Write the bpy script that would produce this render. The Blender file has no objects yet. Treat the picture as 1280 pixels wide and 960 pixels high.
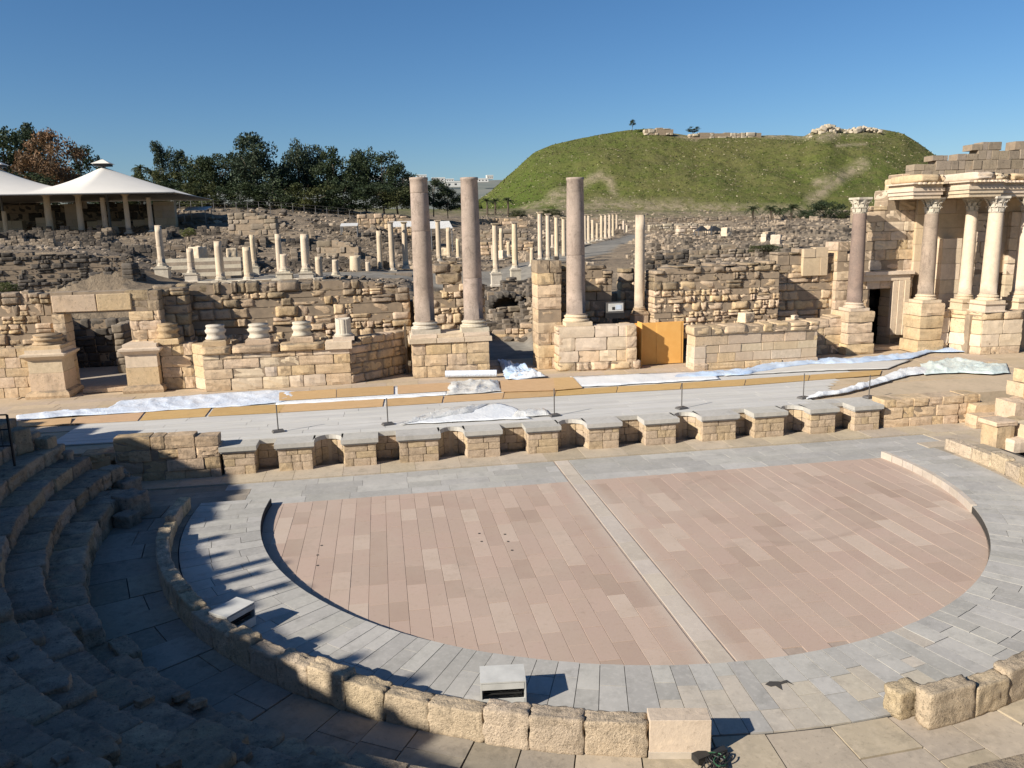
import bpy, bmesh, math, random
import numpy as np
from mathutils import Vector, Matrix

random.seed(7)
rng = np.random.default_rng(7)
SC = bpy.context.scene
COL = SC.collection
R_ = math.radians

# ------------------------------------------------------------------ camera
CAM = Vector((-6.41220125, -21.88006907, 7.89026483))
FPX, YAW, PITCH, ROLL = 974.8, 0.16337887, 0.19745123, -0.02329242
_f = Vector((math.sin(YAW)*math.cos(PITCH), math.cos(YAW)*math.cos(PITCH), -math.sin(PITCH)))
_r0 = Vector((math.cos(YAW), -math.sin(YAW), 0)); _u0 = _r0.cross(_f)
_r = math.cos(ROLL)*_r0 + math.sin(ROLL)*_u0
_u = -math.sin(ROLL)*_r0 + math.cos(ROLL)*_u0
cd = bpy.data.cameras.new("camera"); cam = bpy.data.objects.new("camera", cd); COL.objects.link(cam)
cd.sensor_width = 36; cd.lens = FPX*36/1280; cd.clip_start = .1; cd.clip_end = 9000
M = Matrix.Identity(4)
for i in range(3):
    M[i][0], M[i][1], M[i][2], M[i][3] = _r[i], _u[i], -_f[i], CAM[i]
cam.matrix_world = M
SC.camera = cam

def ray(px, py): return _f + _r*((px-640)/FPX) - _u*((py-480)/FPX)
def PZ(px, py, z):
    d = ray(px, py); return CAM + d*((z-CAM.z)/d.z)
def PY(px, py, y):
    d = ray(px, py); return CAM + d*((y-CAM.y)/d.y)
def depth(P): return (Vector(P)-CAM).dot(_f)
def px_of(P):
    d = Vector(P)-CAM; z = d.dot(_f)
    return 640+FPX*d.dot(_r)/z, 480-FPX*d.dot(_u)/z

# ------------------------------------------------------------------ light
SUN_EL, SUN_AZ = 30.0, 244.5
W = bpy.data.worlds.new("World"); SC.world = W; W.use_nodes = True
nt = W.node_tree; nt.nodes.clear()
sky = nt.nodes.new("ShaderNodeTexSky"); sky.sky_type = 'NISHITA'; sky.sun_disc = False
sky.sun_elevation = R_(SUN_EL); sky.sun_rotation = R_(SUN_AZ)
sky.altitude = 0; sky.air_density = 1.0; sky.dust_density = 0.4; sky.ozone_density = 6.5
bg = nt.nodes.new("ShaderNodeBackground"); bg.inputs[1].default_value = 0.06
wo = nt.nodes.new("ShaderNodeOutputWorld")
hsv = nt.nodes.new('ShaderNodeHueSaturation'); hsv.inputs['Saturation'].default_value = 1.1
nt.links.new(sky.outputs[0], hsv.inputs['Color']); nt.links.new(hsv.outputs[0], bg.inputs[0]); nt.links.new(bg.outputs[0], wo.inputs[0])
sl = bpy.data.lights.new("sun", 'SUN'); sl.energy = 4.6; sl.angle = R_(0.53); sl.color = (1, .93, .82)
so = bpy.data.objects.new("sun", sl); COL.objects.link(so)
SUND = Vector((math.sin(R_(SUN_AZ))*math.cos(R_(SUN_EL)), math.cos(R_(SUN_AZ))*math.cos(R_(SUN_EL)), math.sin(R_(SUN_EL))))
so.rotation_euler = SUND.to_track_quat('Z', 'Y').to_euler(); so.location = SUND*80
vs = SC.view_settings; vs.view_transform = 'Standard'; vs.look = 'None'; vs.exposure = 0.75; vs.gamma = 1
SC.cycles.max_bounces = 5; SC.cycles.diffuse_bounces = 3; SC.cycles.use_denoising = True

# ------------------------------------------------------------------ materials
def new_mat(name):
    m = bpy.data.materials.new(name); m.use_nodes = True
    n = m.node_tree; b = n.nodes["Principled BSDF"]; return m, n, b
def N(n, t, **k):
    o = n.nodes.new(t)
    for a, v in k.items():
        if a == 'op': o.operation = v
        elif a == 'bt': o.blend_type = v
        else: setattr(o, a, v)
    return o
def noise(n, vec, sc, det=4, rough=.6, dist=0):
    t = N(n, "ShaderNodeTexNoise"); t.inputs['Scale'].default_value = sc
    t.inputs['Detail'].default_value = det; t.inputs['Roughness'].default_value = rough; t.inputs['Distortion'].default_value = dist
    n.links.new(vec, t.inputs['Vector']); return t.outputs[0]
def ramp(n, fac, a, b, ca=(0, 0, 0, 1), cb=(1, 1, 1, 1)):
    r = N(n, "ShaderNodeValToRGB"); e = r.color_ramp.elements
    e[0].position = a; e[0].color = ca; e[1].position = b; e[1].color = cb
    n.links.new(fac, r.inputs[0]); return r.outputs[0]
def mix(n, fac, a, b, bt='MIX'):
    m = N(n, "ShaderNodeMix", data_type='RGBA'); m.blend_type = bt
    for v, k in ((fac, 0), (a, 6), (b, 7)):
        if isinstance(v, (int, float)): m.inputs[k].default_value = v
        elif isinstance(v, tuple): m.inputs[k].default_value = (*v[:3], 1)
        else: n.links.new(v, m.inputs[k])
    return m.outputs[2]
def math_(n, op, a, b=0.0):
    m = N(n, "ShaderNodeMath", op=op)
    for i, v in enumerate((a, b)):
        if isinstance(v, (int, float)): m.inputs[i].default_value = v
        else: n.links.new(v, m.inputs[i])
    return m.outputs[0]
def vary(n, col, amt=.25, hue=.01):
    oi = N(n, "ShaderNodeObjectInfo"); h = N(n, "ShaderNodeHueSaturation")
    mr = N(n, "ShaderNodeMapRange"); mr.inputs[3].default_value = 1-amt; mr.inputs[4].default_value = 1+amt
    n.links.new(oi.outputs['Random'], mr.inputs[0]); n.links.new(mr.outputs[0], h.inputs['Value'])
    w = N(n, "ShaderNodeTexWhiteNoise", noise_dimensions='1D'); n.links.new(oi.outputs['Random'], w.inputs['W'])
    m2 = N(n, "ShaderNodeMapRange"); m2.inputs[3].default_value = .5-hue; m2.inputs[4].default_value = .5+hue
    n.links.new(w.outputs[0], m2.inputs[0]); n.links.new(m2.outputs[0], h.inputs['Hue'])
    m3 = N(n, "ShaderNodeMapRange"); m3.inputs[3].default_value = .88; m3.inputs[4].default_value = 1.1
    n.links.new(w.outputs[0], m3.inputs[0]); n.links.new(m3.outputs[0], h.inputs['Saturation'])
    n.links.new(col, h.inputs['Color']); return h.outputs[0]
def pos(n): return N(n, "ShaderNodeNewGeometry").outputs['Position']

def stone_mat(name, c1, c2, dark, stain=.6, patina=.5, sc=1.0, bump=.5, amt=.2, pit=.6, bd=.05, hue=.006, pat_col=(.11, .10, .085)):
    m, n, b = new_mat(name); P = pos(n)
    col = mix(n, ramp(n, noise(n, P, .6*sc, 3), .35, .65), c1, c2)
    col = vary(n, col, amt, hue)
    st = noise(n, P, 2.2*sc, 6, .7, .3)
    col = mix(n, math_(n, 'MULTIPLY', ramp(n, st, .52, .72), stain), col, dark)
    mp = N(n, 'ShaderNodeMapping'); mp.inputs['Scale'].default_value = (1, 1, .3); n.links.new(P, mp.inputs[0])
    col = mix(n, math_(n, 'MULTIPLY', ramp(n, noise(n, mp.outputs[0], 1.5*sc, 5, .7), .54, .72), stain*.9), col, tuple(x*.8 for x in dark))
    fine = noise(n, P, 11*sc, 5, .75)
    col = mix(n, math_(n, 'MULTIPLY', ramp(n, fine, .56, .68), pit), col, tuple(x*.45 for x in dark))
    col = mix(n, math_(n, 'MULTIPLY', ramp(n, noise(n, P, 6*sc, 3), .5, .7), .25), col, tuple(min(1, x*1.35) for x in c1))
    if patina:
        g = N(n, "ShaderNodeNewGeometry"); sx = N(n, "ShaderNodeSeparateXYZ"); n.links.new(g.outputs['Normal'], sx.inputs[0])
        up = ramp(n, sx.outputs[2], .35, .8)
        pm = math_(n, 'MULTIPLY', up, ramp(n, noise(n, P, 1.6*sc, 5, .7), .38, .62))
        col = mix(n, math_(n, 'MULTIPLY', pm, patina), col, pat_col)
    n.links.new(col, b.inputs['Base Color']); b.inputs['Roughness'].default_value = .92; b.inputs['Specular IOR Level'].default_value = .15
    h = math_(n, 'ADD', math_(n, 'MULTIPLY', st, .6), math_(n, 'MULTIPLY', fine, .6))
    bp = N(n, "ShaderNodeBump"); bp.inputs['Strength'].default_value = bump; bp.inputs['Distance'].default_value = bd
    n.links.new(h, bp.inputs['Height']); n.links.new(bp.outputs[0], b.inputs['Normal'])
    return m

def plain(name, c, rough=.7, amt=0, metal=0, nsc=5, c2=None, spec=.3, bump=0):
    m, n, b = new_mat(name); P = pos(n)
    col = mix(n, ramp(n, noise(n, P, nsc, 4), .35, .65), c, c2 or tuple(x*.82 for x in c))
    if amt: col = vary(n, col, amt, .008)
    n.links.new(col, b.inputs['Base Color']); b.inputs['Roughness'].default_value = rough; b.inputs['Metallic'].default_value = metal
    b.inputs['Specular IOR Level'].default_value = spec
    if bump:
        bp = N(n, "ShaderNodeBump"); bp.inputs['Strength'].default_value = bump; bp.inputs['Distance'].default_value = .02
        n.links.new(noise(n, P, nsc*5, 4), bp.inputs['Height']); n.links.new(bp.outputs[0], b.inputs['Normal'])
    return m

MT = {}
MT['mortar'] = plain('earth_mortar', (.33, .25, .17), .95, nsc=3, c2=(.24, .185, .13))
MT['lime'] = stone_mat('golden_limestone', (.58, .425, .265), (.52, .395, .265), (.25, .185, .125), .55, .4, amt=.12)
MT['limerough'] = stone_mat('rough_limestone', (.52, .375, .235), (.43, .32, .21), (.18, .135, .095), .75, .7, bump=.8, amt=.18)
MT['limetop'] = stone_mat('dark_crusted_limestone', (.33, .25, .165), (.26, .20, .135), (.12, .095, .07), .75, .8, bump=.9, amt=.2)
MT['limepale'] = stone_mat('pale_limestone', (.62, .50, .365), (.55, .44, .315), (.34, .27, .19), .35, .2, bump=.3, amt=.12, pit=.3)
MT['beige'] = stone_mat('smooth_beige_ashlar', (.54, .42, .285), (.49, .375, .255), (.32, .24, .165), .3, .1, bump=.15, amt=.08, pit=.15)
MT['pier'] = stone_mat('pitted_pier_stone', (.49, .375, .25), (.43, .33, .22), (.24, .18, .125), .55, 0, sc=1.8, bump=.7, amt=.08)
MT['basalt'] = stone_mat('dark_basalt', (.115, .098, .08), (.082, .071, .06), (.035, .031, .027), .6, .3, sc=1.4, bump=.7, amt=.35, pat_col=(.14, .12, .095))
MT['greywall'] = stone_mat('grey_weathered_block', (.285, .23, .17), (.22, .18, .135), (.10, .085, .068), .5, .3, bump=.3, amt=.2)
MT['marble'] = stone_mat('weathered_marble', (.56, .50, .40), (.48, .42, .33), (.25, .21, .17), .4, .15, sc=1.5, bump=.25, amt=.1, pit=.3)
MT['colpale'] = stone_mat('pale_column_stone', (.57, .46, .33), (.50, .40, .285), (.30, .24, .17), .35, .1, sc=1.2, bump=.3, amt=.12, pit=.25)
MT['granite'] = stone_mat('pink_granite', (.375, .29, .225), (.29, .23, .18), (.15, .118, .092), .65, 0, sc=1.6, bump=.2, amt=.03, pit=.6, bd=.02)
MT['granitedark'] = stone_mat('brown_granite', (.27, .19, .14), (.21, .155, .12), (.13, .10, .085), .5, 0, sc=2, bump=.12, amt=.05, pit=.4, bd=.02)
MT['seat'] = stone_mat('eroded_seat_stone', (.38, .30, .21), (.30, .24, .175), (.08, .066, .05), .8, .45, sc=1.3, bump=1.0, amt=.2, pit=.8, bd=.08, pat_col=(.13, .125, .12))
MT['balus'] = stone_mat('pitted_balustrade_stone', (.63, .50, .345), (.55, .44, .305), (.21, .17, .125), .75, .4, sc=2.2, bump=1.0, amt=.07, pit=.8, bd=.09)
MT['path'] = stone_mat('passage_paving', (.29, .25, .195), (.245, .215, .175), (.12, .105, .085), .5, 0, sc=1.2, bump=.3, amt=.16, pit=.3, bd=.02)  # darker paving tone with the shade of the left side in its colour
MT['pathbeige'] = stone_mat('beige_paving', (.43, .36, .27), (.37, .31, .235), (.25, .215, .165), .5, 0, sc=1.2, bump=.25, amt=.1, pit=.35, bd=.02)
MT['greyslab'] = stone_mat('grey_marble_slab', (.40, .38, .345), (.345, .33, .30), (.26, .25, .225), .5, 0, sc=1.6, bump=.1, amt=.13, pit=.12, bd=.01, hue=.008)
MT['rimbeige'] = stone_mat('worn_beige_slab', (.46, .405, .325), (.40, .36, .295), (.28, .245, .20), .5, 0, sc=1.4, bump=.2, amt=.06, pit=.25, bd=.02)
MT['stagestone'] = stone_mat('stage_beige_floor', (.46, .36, .255), (.41, .325, .23), (.30, .245, .18), .4, 0, bump=.2, amt=.08, pit=.2, bd=.02)
MT['chalk'] = stone_mat('chalky_stone', (.47, .40, .29), (.38, .32, .235), (.24, .195, .14), .5, .1, sc=.5, bump=.4, amt=.15)
MT['bed'] = plain('mortar_bed', (.36, .285, .23), .95)
MT['darkbed'] = plain('dark_joint', (.06, .055, .05), .95)
MT['darkmetal'] = plain('dark_metal', (.035, .035, .037), .5, metal=.6)
MT['post'] = plain('post_metal', (.16, .15, .14), .5, metal=.5)
MT['lampbox'] = plain('lamp_housing', (.55, .54, .50), .5, nsc=3)
MT['lampdark'] = plain('lamp_dark', (.03, .03, .03), .5)
MT['reflector'] = plain('lamp_reflector', (.45, .46, .48), .3, metal=.8)
MT['glasspane'] = plain('pale_lamp_glass', (.55, .62, .70), .15)
MT['steel'] = plain('tent_steel', (.2, .2, .2), .5, metal=.5)
MT['bark'] = plain('bark', (.11, .085, .06), .95, nsc=8)
MT['whiteroof'] = plain('white_sheet_roof', (.72, .70, .65), .6)
MT['whitewall'] = plain('white_building', (.62, .60, .56), .8, .15)
MT['cable'] = plain('black_cable', (.02, .02, .02), .5)
MT['cablegreen'] = plain('green_cable', (.03, .10, .05), .5)

def pink_mat():
    m, n, b = new_mat('pink_paving'); P = pos(n)
    oi = N(n, "ShaderNodeObjectInfo")
    cr = N(n, "ShaderNodeValToRGB"); e = cr.color_ramp.elements
    e[0].position = 0; e[0].color = (.345, .255, .20, 1); e[1].position = 1; e[1].color = (.48, .385, .31, 1)
    for p_, c in ((.3, (.42, .31, .25, 1)), (.6, (.395, .30, .24, 1)), (.8, (.44, .325, .26, 1))):
        x = e.new(p_); x.color = c
    n.links.new(oi.outputs['Random'], cr.inputs[0]); col = cr.outputs[0]
    col = mix(n, math_(n, 'MULTIPLY', ramp(n, noise(n, P, 1.1, 5, .65), .4, .7), .45), col, (.40, .31, .235))
    col = mix(n, math_(n, 'MULTIPLY', ramp(n, noise(n, P, 9, 5, .7), .55, .75), .35), col, (.29, .19, .14))
    col = mix(n, math_(n, 'MULTIPLY', ramp(n, noise(n, P, .28, 4, .6), .46, .66), .4), col, (.47, .38, .31))
    col = mix(n, math_(n, 'MULTIPLY', ramp(n, noise(n, P, .55, 7, .75), .55, .72), .38), col, (.27, .205, .165))
    col = mix(n, math_(n, 'MULTIPLY', ramp(n, noise(n, P, 3.2, 6, .75), .6, .7), .35), col, (.24, .175, .14))
    # pale dust trodden along the channel
    s = N(n, "ShaderNodeSeparateXYZ"); n.links.new(P, s.inputs[0])
    dx = math_(n, 'ABSOLUTE', math_(n, 'ADD', s.outputs[0], .62))
    wob = math_(n, 'MULTIPLY', noise(n, P, 1.3, 5, .7), .5)
    d = math_(n, 'ADD', dx, wob)
    col = mix(n, math_(n, 'MULTIPLY', ramp(n, d, .56, .86, (1, 1, 1, 1), (0, 0, 0, 1)), .5), col, (.47, .40, .33))
    # circular scuff rings
    v = N(n, "ShaderNodeVectorMath", operation='DISTANCE'); n.links.new(P, v.inputs[0]); v.inputs[1].default_value = (3.9, -1.7, 0)
    for rad in (2.1, 3.2):
        rr = math_(n, 'ABSOLUTE', math_(n, 'SUBTRACT', v.outputs['Value'], rad))
        k = math_(n, 'MULTIPLY', ramp(n, rr, .0, .12, (1, 1, 1, 1), (0, 0, 0, 1)), ramp(n, noise(n, P, .5, 3), .48, .6))
        col = mix(n, math_(n, 'MULTIPLY', k, .35), col, (.27, .20, .16))
    n.links.new(col, b.inputs['Base Color']); b.inputs['Roughness'].default_value = .85; b.inputs['Specular IOR Level'].default_value = .2
    bp = N(n, "ShaderNodeBump"); bp.inputs['Strength'].default_value = .15; bp.inputs['Distance'].default_value = .01
    n.links.new(noise(n, P, 12, 5, .7), bp.inputs['Height']); n.links.new(bp.outputs[0], b.inputs['Normal'])
    return m
MT['pink'] = pink_mat()
MT['strip'] = stone_mat('pale_strip_slab', (.47, .41, .34), (.43, .37, .31), (.33, .28, .235), .4, 0, bump=.1, amt=.07, pit=.15, bd=.01)

def ply_mat():
    m, n, b = new_mat('ochre_plywood'); P = pos(n)
    mp = N(n, "ShaderNodeMapping"); mp.inputs['Scale'].default_value = (1, 6, 1); n.links.new(P, mp.inputs[0])
    col = mix(n, ramp(n, noise(n, mp.outputs[0], 2.5, 5, .6), .35, .65), (.53, .345, .155), (.45, .28, .115))
    col = mix(n, math_(n, 'MULTIPLY', ramp(n, noise(n, P, 9, 4), .58, .68), .4), col, (.30, .19, .10))
    col = vary(n, col, .1, .01)
    n.links.new(col, b.inputs['Base Color']); b.inputs['Roughness'].default_value = .75; return m
MT['ply'] = ply_mat()
MT['plyorange'] = plain('orange_formwork_board', (.74, .41, .12), .7, nsc=3, c2=(.70, .37, .10))
def tarp_mat(name, c1, c2, rough=.4):
    m, n, b = new_mat(name); P = pos(n)
    col = mix(n, ramp(n, noise(n, P, 1.1, 3, .5, 1), .3, .7), c1, c2)
    n.links.new(col, b.inputs['Base Color']); b.inputs['Roughness'].default_value = rough; b.inputs['Specular IOR Level'].default_value = .4
    bp = N(n, "ShaderNodeBump"); bp.inputs['Strength'].default_value = .5; bp.inputs['Distance'].default_value = .05
    n.links.new(noise(n, P, 4, 2, .4, 2.5), bp.inputs['Height']); n.links.new(bp.outputs[0], b.inputs['Normal']); return m
MT['tarpblue'] = tarp_mat('pale_blue_tarp', (.66, .70, .76), (.56, .63, .73))
MT['tarpwhite'] = tarp_mat('white_tarp', (.74, .75, .75), (.68, .70, .71))
MT['tarpdeep'] = tarp_mat('blue_tarp', (.36, .48, .66), (.52, .60, .70))
MT['tarpmint'] = tarp_mat('mint_white_tarp', (.60, .66, .62), (.50, .58, .56))
MT['tarpclear'] = tarp_mat('clear_plastic_sheet', (.50, .49, .46), (.62, .62, .60), .18)
def plank_mat():
    m, n, b = new_mat('sheeted_stage_plank'); P = pos(n)
    mp = N(n, "ShaderNodeMapping"); mp.inputs['Scale'].default_value = (.25, 5, 1); n.links.new(P, mp.inputs[0])
    col = mix(n, ramp(n, noise(n, mp.outputs[0], 1.6, 5, .65), .35, .65), (.55, .53, .485), (.46, .44, .405))
    col = mix(n, math_(n, 'MULTIPLY', ramp(n, noise(n, P, .5, 4), .5, .7), .4), col, (.59, .565, .52))
    col = vary(n, col, .05, .004)
    n.links.new(col, b.inputs['Base Color']); b.inputs['Roughness'].default_value = .7; return m
MT['plank'] = plank_mat()
MT['capslab'] = stone_mat('grey_cornice_slab', (.46, .435, .39), (.41, .39, .35), (.27, .255, .225), .4, 0, bump=.15, amt=.06, pit=.2, bd=.01)

def leaf_mat(name, c1, c2):
    m, n, b = new_mat(name); P = pos(n)
    col = mix(n, ramp(n, noise(n, P, .5, 2), .4, .6), c1, c2)
    g = N(n, "ShaderNodeNewGeometry")
    h = N(n, "ShaderNodeHueSaturation"); mr = N(n, "ShaderNodeMapRange"); mr.inputs[3].default_value = .65; mr.inputs[4].default_value = 1.35
    n.links.new(g.outputs['Random Per Island'], mr.inputs[0]); n.links.new(mr.outputs[0], h.inputs['Value']); n.links.new(col, h.inputs['Color'])
    n.links.new(h.outputs[0], b.inputs['Base Color']); b.inputs['Roughness'].default_value = .6; b.inputs['Specular IOR Level'].default_value = .2
    tr = N(n, "ShaderNodeBsdfTranslucent"); n.links.new(h.outputs[0], tr.inputs[0])
    ms = N(n, "ShaderNodeMixShader"); ms.inputs[0].default_value = .25
    n.links.new(b.outputs[0], ms.inputs[1]); n.links.new(tr.outputs[0], ms.inputs[2])
    n.links.new(ms.outputs[0], n.nodes['Material Output'].inputs[0]); return m
MT['leafdark'] = leaf_mat('dark_eucalyptus_leaf', (.052, .068, .030), (.030, .046, .022))
MT['leafgrey'] = leaf_mat('grey_green_leaf', (.062, .080, .046), (.038, .056, .034))
MT['leafolive'] = leaf_mat('olive_leaf', (.085, .090, .032), (.05, .062, .025))
MT['leafbrown'] = leaf_mat('dry_brown_leaf', (.20, .115, .06), (.135, .085, .045))
MT['leafbush'] = leaf_mat('bush_leaf', (.16, .17, .055), (.10, .115, .04))
MT['leafpalm'] = leaf_mat('palm_leaf', (.060, .075, .030), (.045, .058, .026))

MT['tuftdark'] = leaf_mat('slope_grass', (.075, .098, .026), (.10, .12, .036)); MT['tuftdry'] = leaf_mat('dry_slope_grass', (.15, .135, .06), (.20, .17, .09))
def ground_mat():
    m, n, b = new_mat('ruin_field_ground'); P = pos(n)
    c = mix(n, ramp(n, noise(n, P, .07, 6, .65), .4, .62), (.27, .21, .145), (.19, .148, .105))
    c = mix(n, ramp(n, noise(n, P, .5, 6, .75), .48, .66), c, (.085, .072, .058))
    c = mix(n, math_(n, 'MULTIPLY', ramp(n, noise(n, P, 1.8, 5, .7), .55, .7), .7), c, (.36, .29, .205))
    at = N(n, "ShaderNodeAttribute", attribute_name='grass')
    c = mix(n, at.outputs['Fac'], c, (.10, .11, .035))
    at2 = N(n, "ShaderNodeAttribute", attribute_name='paved')
    c = mix(n, at2.outputs['Fac'], c, mix(n, ramp(n, noise(n, P, 1.2, 5), .4, .6), (.25, .23, .195), (.19, .175, .15)))
    n.links.new(c, b.inputs['Base Color']); b.inputs['Roughness'].default_value = .95; b.inputs['Specular IOR Level'].default_value = .1
    bp = N(n, "ShaderNodeBump"); bp.inputs['Strength'].default_value = .8; bp.inputs['Distance'].default_value = .25
    inv = math_(n, 'SUBTRACT', 1, at2.outputs['Fac'])
    n.links.new(math_(n, 'MULTIPLY', noise(n, P, .9, 7, .75), inv), bp.inputs['Height']); n.links.new(bp.outputs[0], b.inputs['Normal'])
    return m
MT['ground'] = ground_mat()
def tell_mat():
    m, n, b = new_mat('grassy_mound'); P = pos(n)
    c = mix(n, ramp(n, noise(n, P, .02, 5, .6), .35, .65), (.112, .142, .034), (.155, .155, .05))
    c = mix(n, math_(n, 'MULTIPLY', ramp(n, noise(n, P, .16, 7, .75), .45, .7), .75), c, (.155, .14, .068))
    c = mix(n, math_(n, 'MULTIPLY', ramp(n, noise(n, P, .42, 5, .85), .5, .66), .75), c, (.040, .050, .018))
    c = mix(n, math_(n, 'MULTIPLY', ramp(n, noise(n, P, .7, 4, .85), .60, .70), .75), c, (.27, .235, .15))
    mb = N(n, 'ShaderNodeMapping'); mb.inputs['Scale'].default_value = (.03, .03, .55); n.links.new(P, mb.inputs[0])
    c = mix(n, math_(n, 'MULTIPLY', ramp(n, noise(n, mb.outputs[0], 1.0, 4, .6, .6), .48, .62), .45), c, (.16, .15, .055))
    lush = N(n, "ShaderNodeAttribute", attribute_name='lush'); c = mix(n, math_(n, 'MULTIPLY', lush.outputs['Fac'], .75), c, (.075, .125, .018))
    at = N(n, "ShaderNodeAttribute", attribute_name='scar')
    k = math_(n, 'MULTIPLY', at.outputs['Fac'], ramp(n, noise(n, P, .35, 6, .8), .36, .56))
    c = mix(n, k, c, mix(n, noise(n, P, 1, 4), (.40, .33, .22), (.27, .22, .145)))
    n.links.new(c, b.inputs['Base Color']); b.inputs['Roughness'].default_value = .95; b.inputs['Specular IOR Level'].default_value = .05
    bp = N(n, "ShaderNodeBump"); bp.inputs['Strength'].default_value = .9; bp.inputs['Distance'].default_value = 2.0
    n.links.new(noise(n, P, .3, 8, .8), bp.inputs['Height']); n.links.new(bp.outputs[0], b.inputs['Normal'])
    return m
MT['tell'] = tell_mat()
MT['ridge'] = plain('far_plain', (.13, .15, .13), .95, nsc=.01, c2=(.19, .19, .16))
def rubble_mat(name, a, b_):
    m, n, b = new_mat(name); P = pos(n)
    g = N(n, "ShaderNodeNewGeometry")
    c = mix(n, ramp(n, g.outputs['Random Per Island'], .1, .9), a, b_)
    c = mix(n, math_(n, 'MULTIPLY', ramp(n, noise(n, P, 3, 4, .7), .5, .7), .5), c, tuple(x*.4 for x in a))
    n.links.new(c, b.inputs['Base Color']); b.inputs['Roughness'].default_value = .95; return m
MT['rubpale'] = rubble_mat('pale_rubble', (.37, .29, .205), (.19, .15, .11))
MT['rubdark'] = rubble_mat('dark_rubble', (.20, .16, .118), (.085, .07, .055))

# ------------------------------------------------------------------ mesh helpers
class MB:
    def __init__(s): s.v = []; s.f = []
    def add(s, vs, fs):
        o = len(s.v); s.v += [tuple(x) for x in vs]; s.f += [tuple(i+o for i in f) for f in fs]
    def box(s, c, d, rz=0, taper=1.0):
        x, y, z = d[0]/2, d[1]/2, d[2]/2; ca, sa = math.cos(rz), math.sin(rz); vs = []
        for k in (-1, 1):
            t = taper if k > 0 else 1
            for i, j in ((-1, -1), (1, -1), (1, 1), (-1, 1)):
                a, b = i*x*t, j*y*t; vs.append((c[0]+a*ca-b*sa, c[1]+a*sa+b*ca, c[2]+k*z))
        s.add(vs, [(3, 2, 1, 0), (4, 5, 6, 7), (0, 1, 5, 4), (1, 2, 6, 5), (2, 3, 7, 6), (3, 0, 4, 7)])
    def lathe(s, prof, n=16, c=(0, 0, 0), sq=False, rz=0):
        ring = []
        for r, z in prof:
            for k in range(n):
                if sq: a = math.pi/4 + k*math.pi/2 + rz; rr = r*math.sqrt(2)
                else: a = 2*math.pi*k/n; rr = r
                ring.append((c[0]+rr*math.cos(a), c[1]+rr*math.sin(a), c[2]+z))
        fs = []
        for i in range(len(prof)-1):
            for k in range(n):
                k2 = (k+1) % n; fs.append((i*n+k, i*n+k2, (i+1)*n+k2, (i+1)*n+k))
        fs.append(tuple(range(n-1, -1, -1))); fs.append(tuple((len(prof)-1)*n+k for k in range(n)))
        s.add(ring, fs)
    def sqlathe(s, prof, c=(0, 0, 0), rz=0): s.lathe(prof, 4, c, True, rz)
    def prism(s, poly, z0, z1):
        n = len(poly); vs = [(p[0], p[1], z0) for p in poly]+[(p[0], p[1], z1) for p in poly]
        s.add(vs, [tuple(range(n-1, -1, -1)), tuple(range(n, 2*n))]+[(i, (i+1) % n, n+(i+1) % n, n+i) for i in range(n)])
    def tube(s, pts, r, n=6):
        pts = [Vector(p) for p in pts]; rs = r if isinstance(r, (list, tuple)) else [r]*len(pts); ring = []
        for i, p in enumerate(pts):
            t = (pts[min(i+1, len(pts)-1)]-pts[max(i-1, 0)]).normalized()
            a = t.cross(Vector((0, 0, 1)));
            if a.length < 1e-3: a = Vector((1, 0, 0))
            a.normalize(); b = t.cross(a)
            for k in range(n):
                q = p+(a*math.cos(2*math.pi*k/n)+b*math.sin(2*math.pi*k/n))*rs[i]; ring.append(q)
        fs = [(i*n+k, i*n+(k+1) % n, (i+1)*n+(k+1) % n, (i+1)*n+k) for i in range(len(pts)-1) for k in range(n)]
        fs += [tuple(range(n-1, -1, -1)), tuple((len(pts)-1)*n+k for k in range(n))]
        s.add(ring, fs)
    def data(s, name, mat, smooth=False, fix=False):
        me = bpy.data.meshes.new(name); me.from_pydata(s.v, [], s.f); me.materials.append(mat)
        if fix:
            bm = bmesh.new(); bm.from_mesh(me); bmesh.ops.recalc_face_normals(bm, faces=bm.faces); bm.to_mesh(me); bm.free()
        if smooth: me.polygons.foreach_set('use_smooth', [True]*len(me.polygons))
        me.update(); return me
def link(name, data, parent=None, loc=(0, 0, 0), rz=0, scale=None, rot=None):
    o = bpy.data.objects.new(name, data); COL.objects.link(o); o.location = loc
    o.rotation_euler = rot if rot else (0, 0, rz)
    if scale: o.scale = scale
    if parent: o.parent = parent
    return o
def tag(o, label, cat, group=None):
    o['label'] = label; o['category'] = cat
    if group: o['group'] = group
    return o
def thing(name, label, cat, loc, group=None, rz=0):
    return tag(link(name, None, None, loc, rz), label, cat, group)
def struct(o): o['kind'] = 'structure'; return o
def stuff(o): o['kind'] = 'stuff'; return o
def sub(p, q): return (p[0]-q[0], p[1]-q[1], p[2]-q[2])

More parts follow.
